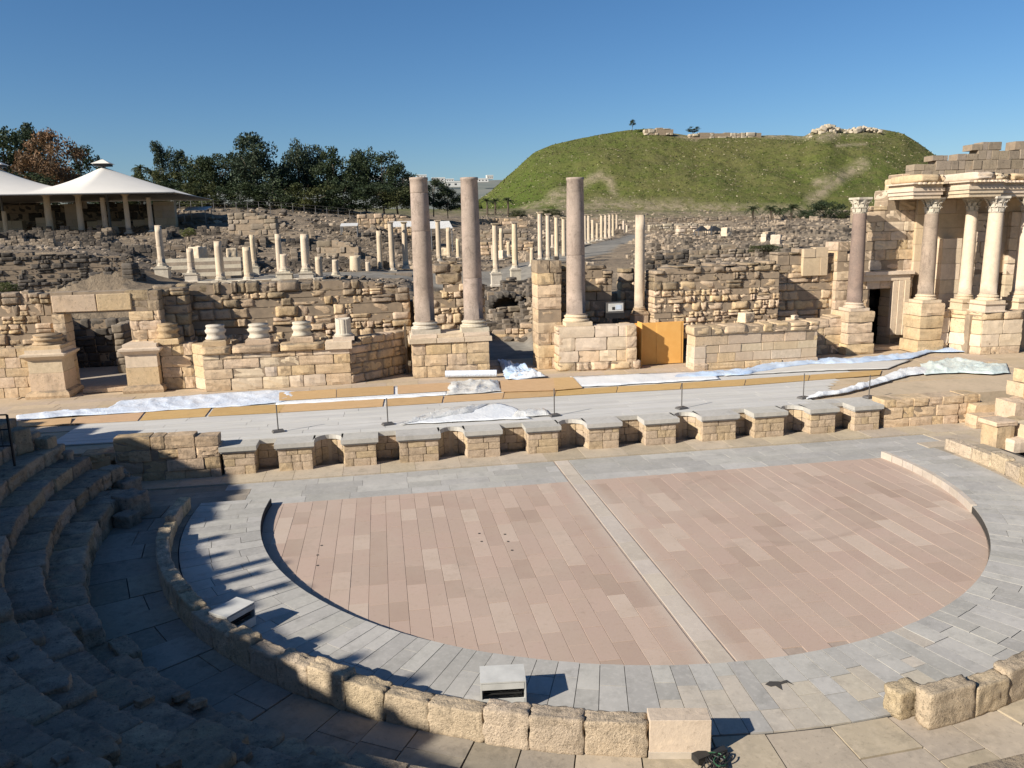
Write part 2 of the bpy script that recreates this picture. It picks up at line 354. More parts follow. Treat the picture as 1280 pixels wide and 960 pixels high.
# ---- stone pools
def chamfer_mesh(a, c, j):
    hx, hy, hz = a/2, .5, .5; vs = []; idx = {}
    for sx in (-1, 1):
        for sy in (-1, 1):
            for sz in (-1, 1):
                o = [random.uniform(-j, j) for _ in range(3)]
                cc = c*random.uniform(.6, 1.5)
                base = (sx*hx, sy*hy, sz*hz)
                for ax in range(3):
                    p = [base[k]-(0 if k == ax else (sx, sy, sz)[k]*cc) for k in range(3)]
                    p = [p[k]-abs(o[k])*(sx, sy, sz)[k]+random.uniform(-j, j)*.15*(k != ax) for k in range(3)]
                    idx[(sx, sy, sz, ax)] = len(vs); vs.append(p)
    fs = []
    for ax in range(3):
        u, v = [(1, 2), (0, 2), (0, 1)][ax]
        for s in (-1, 1):
            q = []
            for a_, b_ in ((-1, -1), (1, -1), (1, 1), (-1, 1)):
                k = [0, 0, 0]; k[ax] = s; k[u] = a_; k[v] = b_; q.append(idx[(*k, ax)])
            fs.append(q)
    for ax in range(3):
        u, v = [(1, 2), (0, 2), (0, 1)][ax]
        for a_ in (-1, 1):
            for b_ in (-1, 1):
                k0 = [0]*3; k0[u] = a_; k0[v] = b_; k1 = list(k0); k0[ax] = -1; k1[ax] = 1
                fs.append([idx[(*k0, u)], idx[(*k1, u)], idx[(*k1, v)], idx[(*k0, v)]])
    for sx in (-1, 1):
        for sy in (-1, 1):
            for sz in (-1, 1): fs.append([idx[(sx, sy, sz, k)] for k in range(3)])
    m = MB(); m.add(vs, fs); return m
def vnoise(p, f, seed):
    from mathutils import noise as ns
    return ns.noise((p[0]*f+seed*7.3, p[1]*f+seed*3.1, p[2]*f-seed*5.7))
def block_mesh(a, r, amp, seed, n=6, freq=2.2):
    m = MB(); g = np.linspace(-1, 1, n+1); key = {}
    def vid(q):
        k = tuple(round(x, 4) for x in q)
        if k not in key:
            c = [max(-(1-r), min(1-r, x)) for x in q]; d = Vector([q[i]-c[i] for i in range(3)])
            if d.length > 0: d = d.normalized()*max(abs(x) for x in d)
            p = Vector(c)+d; p = Vector((p.x*a/2, p.y/2, p.z/2))
            nn = p.normalized()
            h = vnoise(p, freq, seed)*amp+vnoise(p, freq*2.7, seed+9)*amp*.5
            key[k] = len(m.v); m.v.append(tuple(p+nn*h))
        return key[k]
    for ax in range(3):
        u, v = [(1, 2), (2, 0), (0, 1)][ax]
        for s in (-1, 1):
            for i in range(n):
                for j in range(n):
                    q = []
                    for di, dj in ((0, 0), (1, 0), (1, 1), (0, 1)):
                        k = [0, 0, 0]; k[ax] = s; k[u] = g[i+di]; k[v] = g[j+dj]; q.append(vid(k))
                    m.f.append(tuple(q if s > 0 else q[::-1]))
    return m
ASP = (1.0, 1.6, 2.4, 3.6)
STY = {'ashlar': (.03, .015), 'worn': (.06, .045), 'rough': (.10, .10), 'fine': (.012, .004)}
POOL = {}
def pool(style, asp, mat):
    a = min(ASP, key=lambda t: abs(math.log(t/asp))); k = random.randrange(5); key = (style, a, k, mat)
    if key not in POOL:
        if style in ('rough', 'worn'):
            m = block_mesh(a, *((.2, .105) if style == 'rough' else (.11, .05)), k+a*5, 5 if style == 'rough' else 4, 2.3); me = m.data('stone_block', MT[mat], style == 'rough')
        elif style == 'block':
            m = block_mesh(a, .09, .085, k+a*3, 11, 3.0); me = m.data('stone_block', MT[mat], True)
        else:
            c, j = STY[style]; m = chamfer_mesh(a, c, j); me = m.data('stone_block', MT[mat], False, True)
        co = np.array([v.co[:] for v in me.vertices]); POOL[key] = (me, co, [tuple(p.vertices) for p in me.polygons])
    return POOL[key], a

class Build:
    """a thing made of stones"""
    def __init__(s, name, label, cat, loc, group=None, kind=None, root=None):
        s.loc = Vector(loc)
        s.root = root or (thing(name, label, cat, loc, group) if not kind else struct(link(name, None, None, loc)))
        s.st = []; s.core = MB()
    def stone(s, c, d, rz, style, mat, name='stone', rot=None): s.st.append((tuple(c), tuple(d), rz, style, mat, name, rot))
    def done(s, core='mortar', cap=295, corename='mortar_core'):
        def area(t):
            L, T, H = t[1]; return -(L*H+.5*L*T+.3*T*H)/max(1, (Vector(t[0])-CAM).length)**2
        s.st.sort(key=area); extra = {}
        for i, (c, d, rz, style, mat, nm, rot) in enumerate(s.st):
            (me, co, fs), a = pool(style, d[0]/d[2], mat); sc = (d[0]/a, d[1], d[2])
            if i < cap: link(nm, me, s.root, sub(c, s.loc), rz, sc, (rot[0], rot[1], rz) if rot else None)
            else:
                e = extra.setdefault(mat, MB()); p = co*np.array(sc); ca, sa = math.cos(rz), math.sin(rz)
                q = np.stack([p[:, 0]*ca-p[:, 1]*sa, p[:, 0]*sa+p[:, 1]*ca, p[:, 2]], 1)+np.array(sub(c, s.loc))
                e.add(q.tolist(), fs)
        for mat, e in extra.items(): stuff(link('small_masonry', e.data('small_masonry', MT[mat]), s.root))
        if s.core.v:
            s.core.v = [sub(v, s.loc) for v in s.core.v]
            link(corename, s.core.data(corename, MT[core]), s.root)
        return s.root

def lerp_prof(prof, s):
    if s <= prof[0][0]: return prof[0][1]
    for (a, za), (b, zb) in zip(prof, prof[1:]):
        if s <= b: return za if b-a < 1e-6 else za+(zb-za)*(s-a)/(b-a)
    return prof[-1][1]
def masonry(B, A, E, z0, prof, thick=.5, ch=.42, bl=.75, mat='lime', style='worn', openings=(), jit=.02, rag=.0, core=True, mats=None, crust=.0):
    """courses of stones from A to E (front face line, thickness to its back), prof = [(s, ztop)...] along the wall"""
    A = Vector((A[0], A[1])); E = Vector((E[0], E[1])); L = (E-A).length; t = (E-A)/L; nb = Vector((-t.y, t.x)); rz = math.atan2(t.y, t.x)
    zmax = max(p[1] for p in prof); z = z0
    while z < zmax-.08:
        h = ch*(random.uniform(.7, 1.35) if style == 'rough' else random.uniform(.85, 1.15))
        if zmax-z-h < ch*.45: h = zmax-z
        zm = z+h/2; iv = [(0, L)]
        for (a, b, za, zb) in openings:
            if za < zm < zb:
                iv = [q for (i, j) in iv for q in ((i, min(j, a)), (max(i, b), j)) if q[1]-q[0] > .05]
        for (i, j) in iv:
            s = i
            while s < j-.02:
                l = bl*random.choice((.45, .6, .8, 1, 1.2, 1.7) if style == 'rough' else (.6, .8, 1, 1.15, 1.5))*random.uniform(.9, 1.1)
                if j-s-l < bl*.4: l = j-s
                m = s+l/2; zt = lerp_prof(prof, m)+(random.uniform(-rag, rag) if rag else 0)
                hh = h
                if z+h > zt: hh = zt-z
                if hh > .3*h:
                    o = random.uniform(-jit, jit); c = A+t*m+nb*(thick/2+o)
                    mm = random.choice(mats) if mats else mat
                    if crust and random.random() < crust*(1.5-(zt-zm)/.75): mm = 'limetop'
                    rr = random.uniform(-.025, .025)*(style == 'rough'); q = random.random()
                    if style == 'rough' and q < .2 and hh > .26:
                        f = random.uniform(.38, .62)
                        B.stone((c.x, c.y, z+hh*f/2), (l-.008, thick, hh*f-.006), rz+rr, style, mm); B.stone((c.x+nb.x*random.uniform(-jit, jit), c.y+nb.y*random.uniform(-jit, jit), z+hh*(1+f)/2), (l-.008, thick, hh*(1-f)-.006), rz-rr, style, mm)
                    else: B.stone((c.x, c.y, z+hh/2), (l-.008, thick, hh-.006), rz+rr, style, mm)
                    if core:
                        c2 = A+t*m+nb*(thick/2); B.core.box((c2.x, c2.y, z+hh/2-.02), (l if (s > i and j-s-l > .02) else l-.1, thick-.07, hh-.03), rz)
                s += l
        z += h
def wall_px(name, label, cat, px0, px1, y, z0, tops, thick=.5, openings=(), group=None, tilt=0, **k):
    """a wall whose front stands in the plane y (tilt: further metres of y at its far end)"""
    yy = lambda px: y+tilt*(px-px0)/max(1, px1-px0)
    pts = [PY(px, py, yy(px)) for px, py in tops]
    A = PY(px0, tops[0][1], y); E = PY(px1, tops[-1][1], y+tilt)
    d = Vector((E.x-A.x, E.y-A.y)); L = d.length; t = d/L
    prof = [((p.x-A.x)*t.x+(p.y-A.y)*t.y, p.z) for p in pts]
    op = []
    for (a, b, c, d_) in openings:
        p = PY(a, b, yy(a)); q = PY(c, d_, yy(c)); op.append(((p.x-A.x)/t.x, (q.x-A.x)/t.x, p.z, q.z))
    B = Build(name, label, cat, (A.x, A.y, z0), group)
    masonry(B, (A.x, A.y), (E.x, E.y), z0, prof, thick, openings=op, **k)
    return B

# ================================================================== ORCHESTRA
RIM = .2; YC = 1.055; X0 = -.898
orch = struct(link('orchestra_floor', None))
base = MB(); base.prism([(11.95*math.cos(a), min(11.95*math.sin(a), 4.0)) for a in np.linspace(-math.pi, 0, 73)]+[(13.6, 0), (13.6, 4.2), (-16.5, 4.2), (-16.5, 0)], -.3, -.014)
link('mortar_bed', base.data('mortar_bed', MT['bed']), orch)

def clip(poly, inside, cut):
    out = []
    for i, p in enumerate(poly):
        q = poly[(i+1) % len(poly)]; a, b = inside(p), inside(q)
        if a: out.append(p)
        if a != b: out.append(cut(p, q))
    return out
def clip_half(poly, nx, ny, d):   # keep nx*x+ny*y<=d
    f = lambda p: nx*p[0]+ny*p[1]-d
    return clip(poly, lambda p: f(p) <= 0, lambda p, q: (p[0]+(q[0]-p[0])*f(p)/(f(p)-f(q)), p[1]+(q[1]-p[1])*f(p)/(f(p)-f(q))))
def clip_circle(poly, r, n=160):
    for k in range(n):
        a = 2*math.pi*k/n
        if max(p[0]*math.cos(a)+p[1]*math.sin(a) for p in poly) > r:
            poly = clip_half(poly, math.cos(a), math.sin(a), r)
            if len(poly) < 3: return []
    return poly
def parea(p): return abs(sum(p[i][0]*p[(i+1) % len(p)][1]-p[(i+1) % len(p)][0]*p[i][1] for i in range(len(p))))/2
def slab_poly(parent, poly, z0, z1, mat, name='slab', gap=.007):
    """a paving slab: prism with its joint gap taken off and a small worn edge"""
    c = (sum(p[0] for p in poly)/len(poly), sum(p[1] for p in poly)/len(poly))
    def ins(g):
        return [(p[0]-c[0]-(g*(1 if p[0] > c[0] else -1) if abs(p[0]-c[0]) > g*2 else 0), p[1]-c[1]-(g*(1 if p[1] > c[1] else -1) if abs(p[1]-c[1]) > g*2 else 0)) for p in poly]
    a, b = ins(gap/2), ins(gap/2+.004); n = len(poly); m = MB()
    m.add([(*p, z0-z1) for p in a]+[(*p, -.003) for p in a]+[(*p, 0) for p in b],
          [(i, (i+1) % n, n+(i+1) % n, n+i) for i in range(n)]+[(n+i, n+(i+1) % n, 2*n+(i+1) % n, 2*n+i) for i in range(n)]+[tuple(range(2*n, 3*n))])
    return link(name, m.data(name, MT[mat], fix=True), parent, (c[0], c[1], z1))
pink = struct(link('pink_floor', None))
cells = []
x = -10.02
while x < 10:
    left = x < X0-.3
    w = random.uniform(.40, .46) if left else random.choice((.40, .48, .54))
    if x < X0 < x+w+.25: w = X0-x
    if abs(x-X0) < 1e-6: x = X0+.56; continue
    y = -10.2+random.uniform(0, .8)
    while y < YC:
        l = random.uniform(.85, 1.3) if left else random.choice((1.1, 1.5, 1.9))*random.uniform(.9, 1.1)
        p = [(x, y), (x+w, y), (x+w, y+l), (x, y+l)]
        p = clip_half(p, 0, 1, YC)
        if len(p) >= 3: p = clip_circle(p, 9.985)
        if len(p) >= 3 and parea(p) > .02: cells.append(p)
        y += l
    x += w
cells.sort(key=lambda p: -parea(p)/((p[0][0]-CAM.x)**2+(p[0][1]-CAM.y)**2+62))
rest = MB()
for i, p in enumerate(cells):
    z = random.uniform(-.004, .004)
    if i < 295: slab_poly(pink, p, -.05, z, 'pink')
    else:
        c = (sum(q[0] for q in p)/len(p), sum(q[1] for q in p)/len(p)); rest.prism([(c[0]+(q[0]-c[0])*.985, c[1]+(q[1]-c[1])*.985) for q in p], -.05, z)
if rest.v: stuff(link('small_slabs', rest.data('small_slabs', MT['pink'], fix=True), pink))
# channel strip
y = -9.95
chan = struct(link('channel_strip', None))
while y < 3.3:
    l = random.uniform(.75, 1.15); y2 = min(y+l, 3.3)
    r2 = [(X0+.05, y), (X0+.52, y), (X0+.52, y2), (X0+.05, y2)]
    r2 = clip_circle(r2, 9.98) if y < -8 else r2
    if len(r2) > 2: slab_poly(chan, r2, -.05, .003, 'strip')
    y = y2
m = MB(); m.box((X0+.02, (-9.9+3.3)/2, -.035), (.05, 13.1, .02)); link('drain_slot', m.data('drain_slot', MT['darkbed']), chan)

# grey strip before the stage, rim of radial slabs
for row in range(4):
    y0 = YC+row*.56; y1 = y0+.56; x = -15.6+random.uniform(0, .6)
    while x < 13.2:
        l = random.uniform(1.0, 1.9)
        ivs = [(x, min(x+l, 13.2))]
        if ivs[0][0] < X0+.54 and ivs[0][1] > X0: ivs = [(ivs[0][0], X0), (X0+.54, ivs[0][1])]
        for a, b in ivs:
            if b-a > .1: slab_poly(orch, [(a, y0), (b, y0), (b, y1), (a, y1)], -.05, random.uniform(-.003, .003), 'greyslab' if a > -12.4 else 'path')  # left end takes the paving tone darkened for shade
        x += l
# pale stone step along the stage
x = -15.5
while x < 14.5:
    l = random.uniform(.9, 1.6); slab_poly(orch, [(x, 3.3), (x+l, 3.3), (x+l, 4.6), (x, 4.6)], -.05, .05+random.uniform(-.006, .006), 'pathbeige', 'step_slab'); x += l
rim = struct(link('orchestra_rim', None))
def sector(r0, r1, a0, a1, n=2):
    return [(r0*math.cos(a), r0*math.sin(a)) for a in np.linspace(a0, a1, n)]+[(r1*math.cos(a), r1*math.sin(a)) for a in np.linspace(a1, a0, n)]
def radial(parent, r0, r1, a0, a1, w, mat, z, cuts=(), ymax=None, z0=-.05, name='slab', jz=.004, gap=.012):
    a = a0
    while a < a1-.002:
        da = w*random.uniform(.75, 1.25)/r1
        if a1-a-da < da*.5: da = a1-a
        rs = [r0]+[c+random.uniform(-.25, .25) for c in cuts if random.random() < .75]+[r1]
        for i in range(len(rs)-1):
            p = sector(rs[i], rs[i+1], a, a+da)
            if ymax is not None: p = clip_half(p, 0, 1, ymax)
            if len(p) >= 3 and parea(p) > .01:
                c = (sum(q[0] for q in p)/len(p), sum(q[1] for q in p)/len(p)); g = gap
                am = a+da/2
                q = []
                for v in p:
                    rr = math.hypot(*v); aa = math.atan2(v[1], v[0]); am2 = math.atan2(c[1], c[0])
                    dd = (aa-am2+math.pi) % (2*math.pi)-math.pi; rc = math.hypot(*c)
                    aa = am2+dd*(1-g/(da*rr)) if da*rr > 2*g else aa; rr += g/2*(1 if rr < rc else -1)
                    q.append((rr*math.cos(aa)-c[0], rr*math.sin(aa)-c[1]))
                mm = mat(math.degrees(am) % 360, (rs[i]+rs[i+1])/2) if callable(mat) else mat
                k = MB(); zz = z+random.uniform(-jz, jz); k.prism(q, z0-zz, 0)
                link(name, k.data(name, MT[mm], fix=True), parent, (c[0], c[1], zz))
        a += da
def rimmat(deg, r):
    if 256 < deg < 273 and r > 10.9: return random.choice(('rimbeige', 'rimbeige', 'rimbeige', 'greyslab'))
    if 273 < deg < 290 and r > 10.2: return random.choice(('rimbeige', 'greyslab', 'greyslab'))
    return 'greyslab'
radial(rim, 10.01, 11.98, R_(174), R_(366), .44, rimmat, RIM, cuts=(10.6, 11.3), ymax=YC)
k = MB(); k.prism([(10.005*math.cos(a), min(YC, 10.005*math.sin(a))) for a in np.linspace(R_(173.9), R_(366.1), 120)]+[(11.99*math.cos(a), min(YC, 11.99*math.sin(a))) for a in np.linspace(R_(366.1), R_(173.9), 120)], -.06, RIM-.03)
link('rim_bed', k.data('rim_bed', MT['darkbed'], fix=True), rim)
for a in np.arange(-24, 5.6, 3.0):
    k = MB(); k.prism(sector(9.97, 10.12, R_(a)+.001, R_(a+3.0)-.001, 3), -.02, RIM+.025)
    link('kerb_stone', k.data('kerb_stone', MT['strip'], fix=True), rim)
# flat near-black discs painting the shade inside small floor holes
for hx, hy in ((402, 682), (397, 694), (397, 707), (631, 668), (635, 677), (640, 688), (599, 667), (602, 677)):
    p = PZ(hx, hy, .0); k = MB(); k.lathe([(.035, 0), (.035, .002)], 8); link('floor_socket', k.data('floor_socket', MT['darkbed']), pink, (p.x, p.y, .0055))
p = PZ(958, 858, RIM); q = [(0, .05), (.12, .12), (.3, .07), (.42, .1), (.46, -.06), (.4, .03), (.26, .0), (.2, -.16), (.15, -.02), (.06, -.03)]
k = MB(); k.prism(q, 0, .003); link('broken_hollow', k.data('broken_hollow', MT['darkbed'], fix=True), rim, (p.x, p.y, RIM+.006))  # flat near-black patch painting the shade inside a cracked hollow
# passage behind the balustrade and ground slabs on the far right
pas = struct(link('passage_paving', None))
def pasmat(deg, r): return 'pathbeige' if 251 < deg < 370 else 'path'  # one ring of paving: shade-darkened tone on the left, beige where sunlit
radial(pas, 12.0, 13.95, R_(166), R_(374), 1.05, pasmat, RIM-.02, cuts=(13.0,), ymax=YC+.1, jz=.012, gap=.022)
k = MB(); k.prism(sector(11.99, 14.2, R_(174.6), R_(365.2), 90), -.1, RIM-.07); link('mortar_bed', k.data('mortar_bed', MT['darkbed'], fix=True), pas)
apr = struct(link('side_court_paving', None))
for iy in range(6):
    x = 13.2 if iy > 1 else 12.2
    while x < 22:
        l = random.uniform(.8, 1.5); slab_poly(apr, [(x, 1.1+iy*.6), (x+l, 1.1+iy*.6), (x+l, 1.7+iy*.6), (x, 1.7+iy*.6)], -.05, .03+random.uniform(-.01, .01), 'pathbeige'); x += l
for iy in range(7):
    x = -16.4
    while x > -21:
        l = random.uniform(.7, 1.3); slab_poly(apr, [(x-l, .2+iy*.6), (x, .2+iy*.6), (x, .8+iy*.6), (x-l, .8+iy*.6)], -.05, .03+random.uniform(-.01, .01), 'path'); x -= l  # shaded side court in the shade-darkened paving tone

# balustrade: single upright blocks on the ring r = 11.9 .. 12.48
def ring_wall(name, label, a0, a1, hs, mat, r=12.31, th=.32, w=.78, z=.17, style='block', tops=None):
    am = R_((a0+a1)/2); B = Build(name, label, 'balustrade', (r*math.cos(am), r*math.sin(am), z))
    a = a0
    while a < a1-.5:
        ww = w*random.uniform(.8, 1.25); da = math.degrees(ww/r)
        if a1-a-da < da*.5: da = a1-a; ww = R_(da)*r
        mid = R_(a+da/2); h = hs(a+da/2)*random.uniform(.82, 1.12); aa = mid
        B.stone((r*math.cos(aa), r*math.sin(aa), z+h/2), (ww*1.005, th*random.uniform(.92, 1.06), h), mid-math.pi/2, style, mat, 'block')
        a += da
    return B
def hs(a):
    if a > 246: return .60
    if a > 205: return .58
    if a < 196: return .42+.16*random.random()*(1 if random.random() < .7 else -1)
    return .50
B = ring_wall('balustrade', 'curved low wall of pitted limestone blocks running from shade into sun round the orchestra', 176.5, 256.5, hs, 'balus'); 
# the squared end block with its pale foot
am = R_(258.7)
B.stone((12.31*math.cos(am), 12.31*math.sin(am), .17+.365), (.9, .31, .52), am-math.pi/2, 'fine', 'limepale', 'end_block')
B.stone((12.31*math.cos(am), 12.31*math.sin(am), .17+.055), (.92, .34, .11), am-math.pi/2, 'fine', 'strip', 'end_foot')
B.done()
B = ring_wall('balustrade', 'sunlit balustrade stretch of upright blocks, across the gap from the squared end block', 276.9, 364.0, lambda a: .62 if a < 300 else .46, 'balus')
am = R_(276.9); B.stone((12.0*math.cos(am), 11.93*math.sin(am), .17+.23), (.5, .35, .46), am-math.pi/2+.1, 'block', 'balus', 'block')
B.done()

# ================================================================== SEATING
cav = Build('seating_tiers', 'grey eroded stone seating tiers rising in curved rows in the shade', 'seating', (-15, -4, .2), None)
far_t = MB()
for i in range(13):
    r0 = 13.95+i*.70; zt = .80+i*.385; zb = .1 if i == 0 else zt-.44
    a0 = 172.5-i*.25+(3.0 if i in (0,) else 0); a = a0
    vis = 236 if i < 9 else 180
    while a < 338:
        w = random.uniform(.8, 1.3); da = math.degrees(w/r0); mid = R_(a+da/2); deg = a+da/2
        if i < 9 and deg < 239:
            aisle = abs(deg-212.5)*R_(1)*r0 < .55
            hh = zt-zb; zc = zt
            if aisle: zc = zt-.2+random.uniform(-.03, .03)
            if deg > 214: zc -= random.uniform(0, .16)
            c = r0+.42; jr = random.uniform(-.04, .04)
            B2 = (c+jr)*math.cos(mid), (c+jr)*math.sin(mid)
            cav.stone((B2[0], B2[1], (zc+zb)/2), (w*1.0, .92, zc-zb), mid-math.pi/2+random.uniform(-.03, .03), 'block', 'seat', 'seat_block')
            if aisle: cav.stone(((r0-.14)*math.cos(mid), (r0-.14)*math.sin(mid), zt-.4), (.8, .34, .36), mid-math.pi/2, 'block', 'seat', 'stair_block')
        else:
            far_t.prism(sector(r0, r0+.95, R_(a)+.0012, R_(a+da)-.0012, 2), zb, zt+random.uniform(-.03, .02))
        a += da
cav.done(core='darkbed')
stuff(link('small_masonry', far_t.data('small_masonry', MT['seat'], fix=True), cav.root, (15, 4, -.2)))
k = MB()
for i in range(13):
    r0 = 14.1+i*.70; zt = .72+i*.385
    k.prism(sector(r0+.25, 24.2, R_(173.5-i*.25), R_(338), 70), zt-.45-(.3 if i == 0 else 0), zt-.06)
stuff(link('rubble_fill', k.data('rubble_fill', MT['seat'], fix=True), cav.root, (15, 4, -.2)))
# ragged inner ends of the tiers
for px, py, z, d in ((165, 640, .3, (.7, .7, .7)), (160, 618, .35, (.6, .6, .6)), (150, 606, .55, (.6, .5, .5)), (160, 655, .2, (.5, .5, .4)), (60, 570, 1.7, (.4, .4, .7)), (24, 560, 2.1, (.5, .5, .7)), (105, 592, 1.0, (.5, .45, .35)), (45, 575, 1.6, (.5, .4, .5)), (140, 597, .9, (.5, .5, .4))):
    p = PZ(px, py, z); me, a = pool('block', d[0]/d[2], 'seat'); 
    o = link('loose_block', me[0], None, (p.x, p.y, z+d[2]*.3), random.uniform(0, 3), (d[0]/a, d[1], d[2]))
    o.parent = cav.root; o.location = sub(o.location, cav.loc)
for _ in range(36):
    a = R_(random.uniform(206, 238)); q = random.uniform(0, 6.5); i = int(q); r0 = 14.05+i*.70+random.uniform(0, .62); zt = .80+i*.385; d = random.choice((.12, .16, .22, .3))
    me, aa = pool('block', 1.6, 'seat'); o = link('loose_block', me[0], cav.root, sub((r0*math.cos(a), r0*math.sin(a), zt+d*.12-.05), cav.loc), 0, (d*1.5/aa, d, d*.7), (random.uniform(-.3, .3), random.uniform(-.3, .3), random.uniform(0, 3)))
# weathered upright stump on the second tier end
p = PZ(88, 588, 1.25); k = MB(); k.lathe([(.2, 0), (.22, .1), (.15, .2), (.13, .55), (.17, .62), (.12, .7)], 9)
tag(link('stone_stump', k.data('stone_stump', MT['seat'], True), None, (p.x, p.y, 1.15)), 'small eroded upright stump at the tip of the second seating tier', 'stone stump')
# upper seating and its ragged outer wall: it stands behind the frame and throws the shade
B = Build('upper_seating_wall', 'high ragged wall at the top of the seating', 'wall', (-27, -8, 4), None)
up = MB()
for i in range(9):
    r0 = 23.0+i*.72; up.prism(sector(r0, r0+.9 if i < 8 else r0+1.2, R_(185), R_(255), 60), 2, 5.1+i*.52)
a = 168.0
while a < 246:
    w = random.uniform(.9, 1.5); mid = R_(a+math.degrees(w/29.6)/2)
    h = float(np.interp(math.degrees(mid), [166, 170, 173, 175.2, 177.3, 182, 187.5, 195, 197], [5.8, 6.8, 7.75, 8.5, 9.0, 9.0, 11.15, 11.1, 10.6]))
    h += random.choice((-.12, -.06, 0, .05, .12)); B.stone((29.6*math.cos(mid), 29.6*math.sin(mid), h-.35), (w, .9, .7), mid-math.pi/2, 'worn', 'limerough', 'stone')
    up.prism(sector(29.2, 30.0, mid-R_(math.degrees(w/29.6)/2), mid+R_(math.degrees(w/29.6)/2), 2), 2, h-.69)
    a += math.degrees(w/29.6)
for deg, h, w in ((199.5, .45, .3), (201.8, .4, .25), (203.8, .85, .26), (205.0, .65, .22), (206.9, .8, .3), (209.2, .3, .4), (212.2, .5, .25), (214.3, .6, .3), (216.8, .75, .32), (218.6, .3, .5)):  # unseen uprights added on the rim to throw the spiky shadow tips
    mid = R_(deg); B.stone((29.6*math.cos(mid), 29.6*math.sin(mid), 10.5+h/2), (w, .3, h+.3), mid, 'worn', 'limerough', 'broken_pillar')
stuff(link('small_masonry', up.data('small_masonry', MT['seat'], fix=True), B.root, (27, 8, -4)))
B.done()
# dark railing at the tip of the upper rows
p = PZ(17, 573, 2.15); r = thing('railing', 'dark metal railing at the end of the shaded seating rows', 'railing', p)
for i, dx in enumerate((0, -1.1, -2.2)):
    k = MB(); k.tube([(dx, -.15*i, -.4), (dx, -.15*i, 1.2)], .035, 6); link('post', k.data('post', MT['darkmetal']), r)
for z in (.35, .8, 1.2):
    k = MB(); k.tube([(0, 0, z), (-2.2, -.3, z+.12)], .022, 5); link('rail', k.data('rail', MT['darkmetal']), r)
for j in range(10):
    k = MB(); x = -.2-j*.2; k.tube([(x, x*.136, .3), (x, x*.136, 1.2)], .009, 4); link('baluster', k.data('baluster', MT['darkmetal']), r)

# lamp boxes on the orchestra rim behind the balustrade
def lamp(label, p, rz, s=(.82, .6, .58)):
    t = thing('floodlight', label, 'floodlight', p, 'floodlights on the ground', rz); w, d, h = s; e = .025
    def P_(nm, c, dd, mt): k = MB(); k.box((0, 0, 0), dd); return link(nm, k.data(nm, MT[mt]), t, c)
    P_('top_plate', (0, 0, h), (w, d, e), 'lampbox'); P_('bottom_plate', (0, 0, .04), (w, d, e), 'lampbox')
    for sx in (-1, 1): P_('side_plate', (sx*(w/2-e/2), 0, h/2+.02), (e, d-.01, h-.08), 'lampbox')
    P_('back_plate', (0, d/2-e/2, h/2+.02), (w-2*e, e, h-.09), 'lampdark')
    P_('front_panel', (0, -d/2+e/2, .13), (w-2*e-.004, e, .15), 'lampbox'); P_('front_panel', (0, -d/2+e/2, h-.075), (w-2*e-.004, e, .1), 'lampbox')
    P_('reflector', (0, .05, h/2), (w-.2, .03, h-.3), 'reflector')
    for j in range(5): P_('louvre', (0, -d/2+.1, .25+j*.05), (w-.12, .06, .008), 'lampdark')
    for sx in (-.3, .3): P_('foot', (sx, 0, .01), (.1, d*.8, .04), 'darkmetal')
    return t
p = PZ(628, 879, RIM); lamp('pale box floodlight just behind the sunlit balustrade, its dark slot facing the seats', (p.x+.02, p.y+.05, RIM), R_(-6), (.74, .5, .5))
p = PZ(296, 788, RIM); lamp('pale box floodlight with dark grille standing at the shadow edge of the curved balustrade', (p.x-.05, p.y+.0, RIM), R_(52), (.7, .5, .5))
# cables by the end block
p = PZ(876, 950, RIM); c = thing('cable_coil', 'loose black and green cables with junction box at the foot of the squared end block', 'cable', (p.x, p.y, RIM))
k = MB(); k.box((0, 0, .05), (.22, .16, .1), .3); link('junction_box', k.data('junction_box', MT['lampdark']), c)
k = MB(); k.box((.28, .08, .04), (.3, .1, .07), .1); link('plug_block', k.data('plug_block', MT['lampdark']), c)
for j in range(6):
    pts = [(.05+.22*math.cos(t*1.3+j)*(.4+.1*j)+t*.06, -.12+.18*math.sin(t*1.3+j*1.7)*(.5+.08*j), .03+.05*abs(math.sin(t+j))) for t in np.linspace(0, 5, 22)]
    k = MB(); k.tube(pts, .012, 5); link('cable', k.data('cable', MT['cablegreen' if j == 4 else 'cable']), c)

# ================================================================== STAGE
ZS = 1.0
st = struct(link('stage_floor', None))
k = MB(); k.prism([(-15.2, 5.06), (14.6, 5.06), (14.6, 5.3), (36, 5.3), (36, 19), (-34, 19), (-34, 4.75), (-15.2, 4.75)], -.2, ZS-.03)
link('stage_bed', k.data('stage_bed', MT['stagestone'], fix=True), st)
for iy in range(14):
    y0 = 8.0+iy*.75; x = -27+random.uniform(0, 1)
    while x < 31:
        l = random.uniform(1.0, 2.0)
        if (y0 > 10.2 or x > 12 or (x < -18)) and not (y0 > 14.5 and -23 < x < 25 and not (-2 < x < 2.3)):
            slab_poly(st, [(x, y0), (x+l, y0), (x+l, y0+.75), (x, y0+.75)], -.04, ZS+random.uniform(-.008, .008), 'stagestone')
        x += l
# grey sheeted planks: rows running along the stage
def stage_end(y): return 9.6+(y-5)*.95
for r in range(15):
    y0 = 5.0+r*.42; x = -17.8 if r > 1 else -15.0
    if y0 > 11.2: break
    while x < stage_end(y0):
        l = min(random.uniform(2.4, 4.2), max(.6, stage_end(y0)-x)); z = ZS+.03+random.uniform(-.004, .004)
        k = MB(); k.box((0, 0, -.02), (l-.012, .405, .04)); link('plank', k.data('plank', MT['plank']), st, (x+l/2, y0+.21, z)); x += l

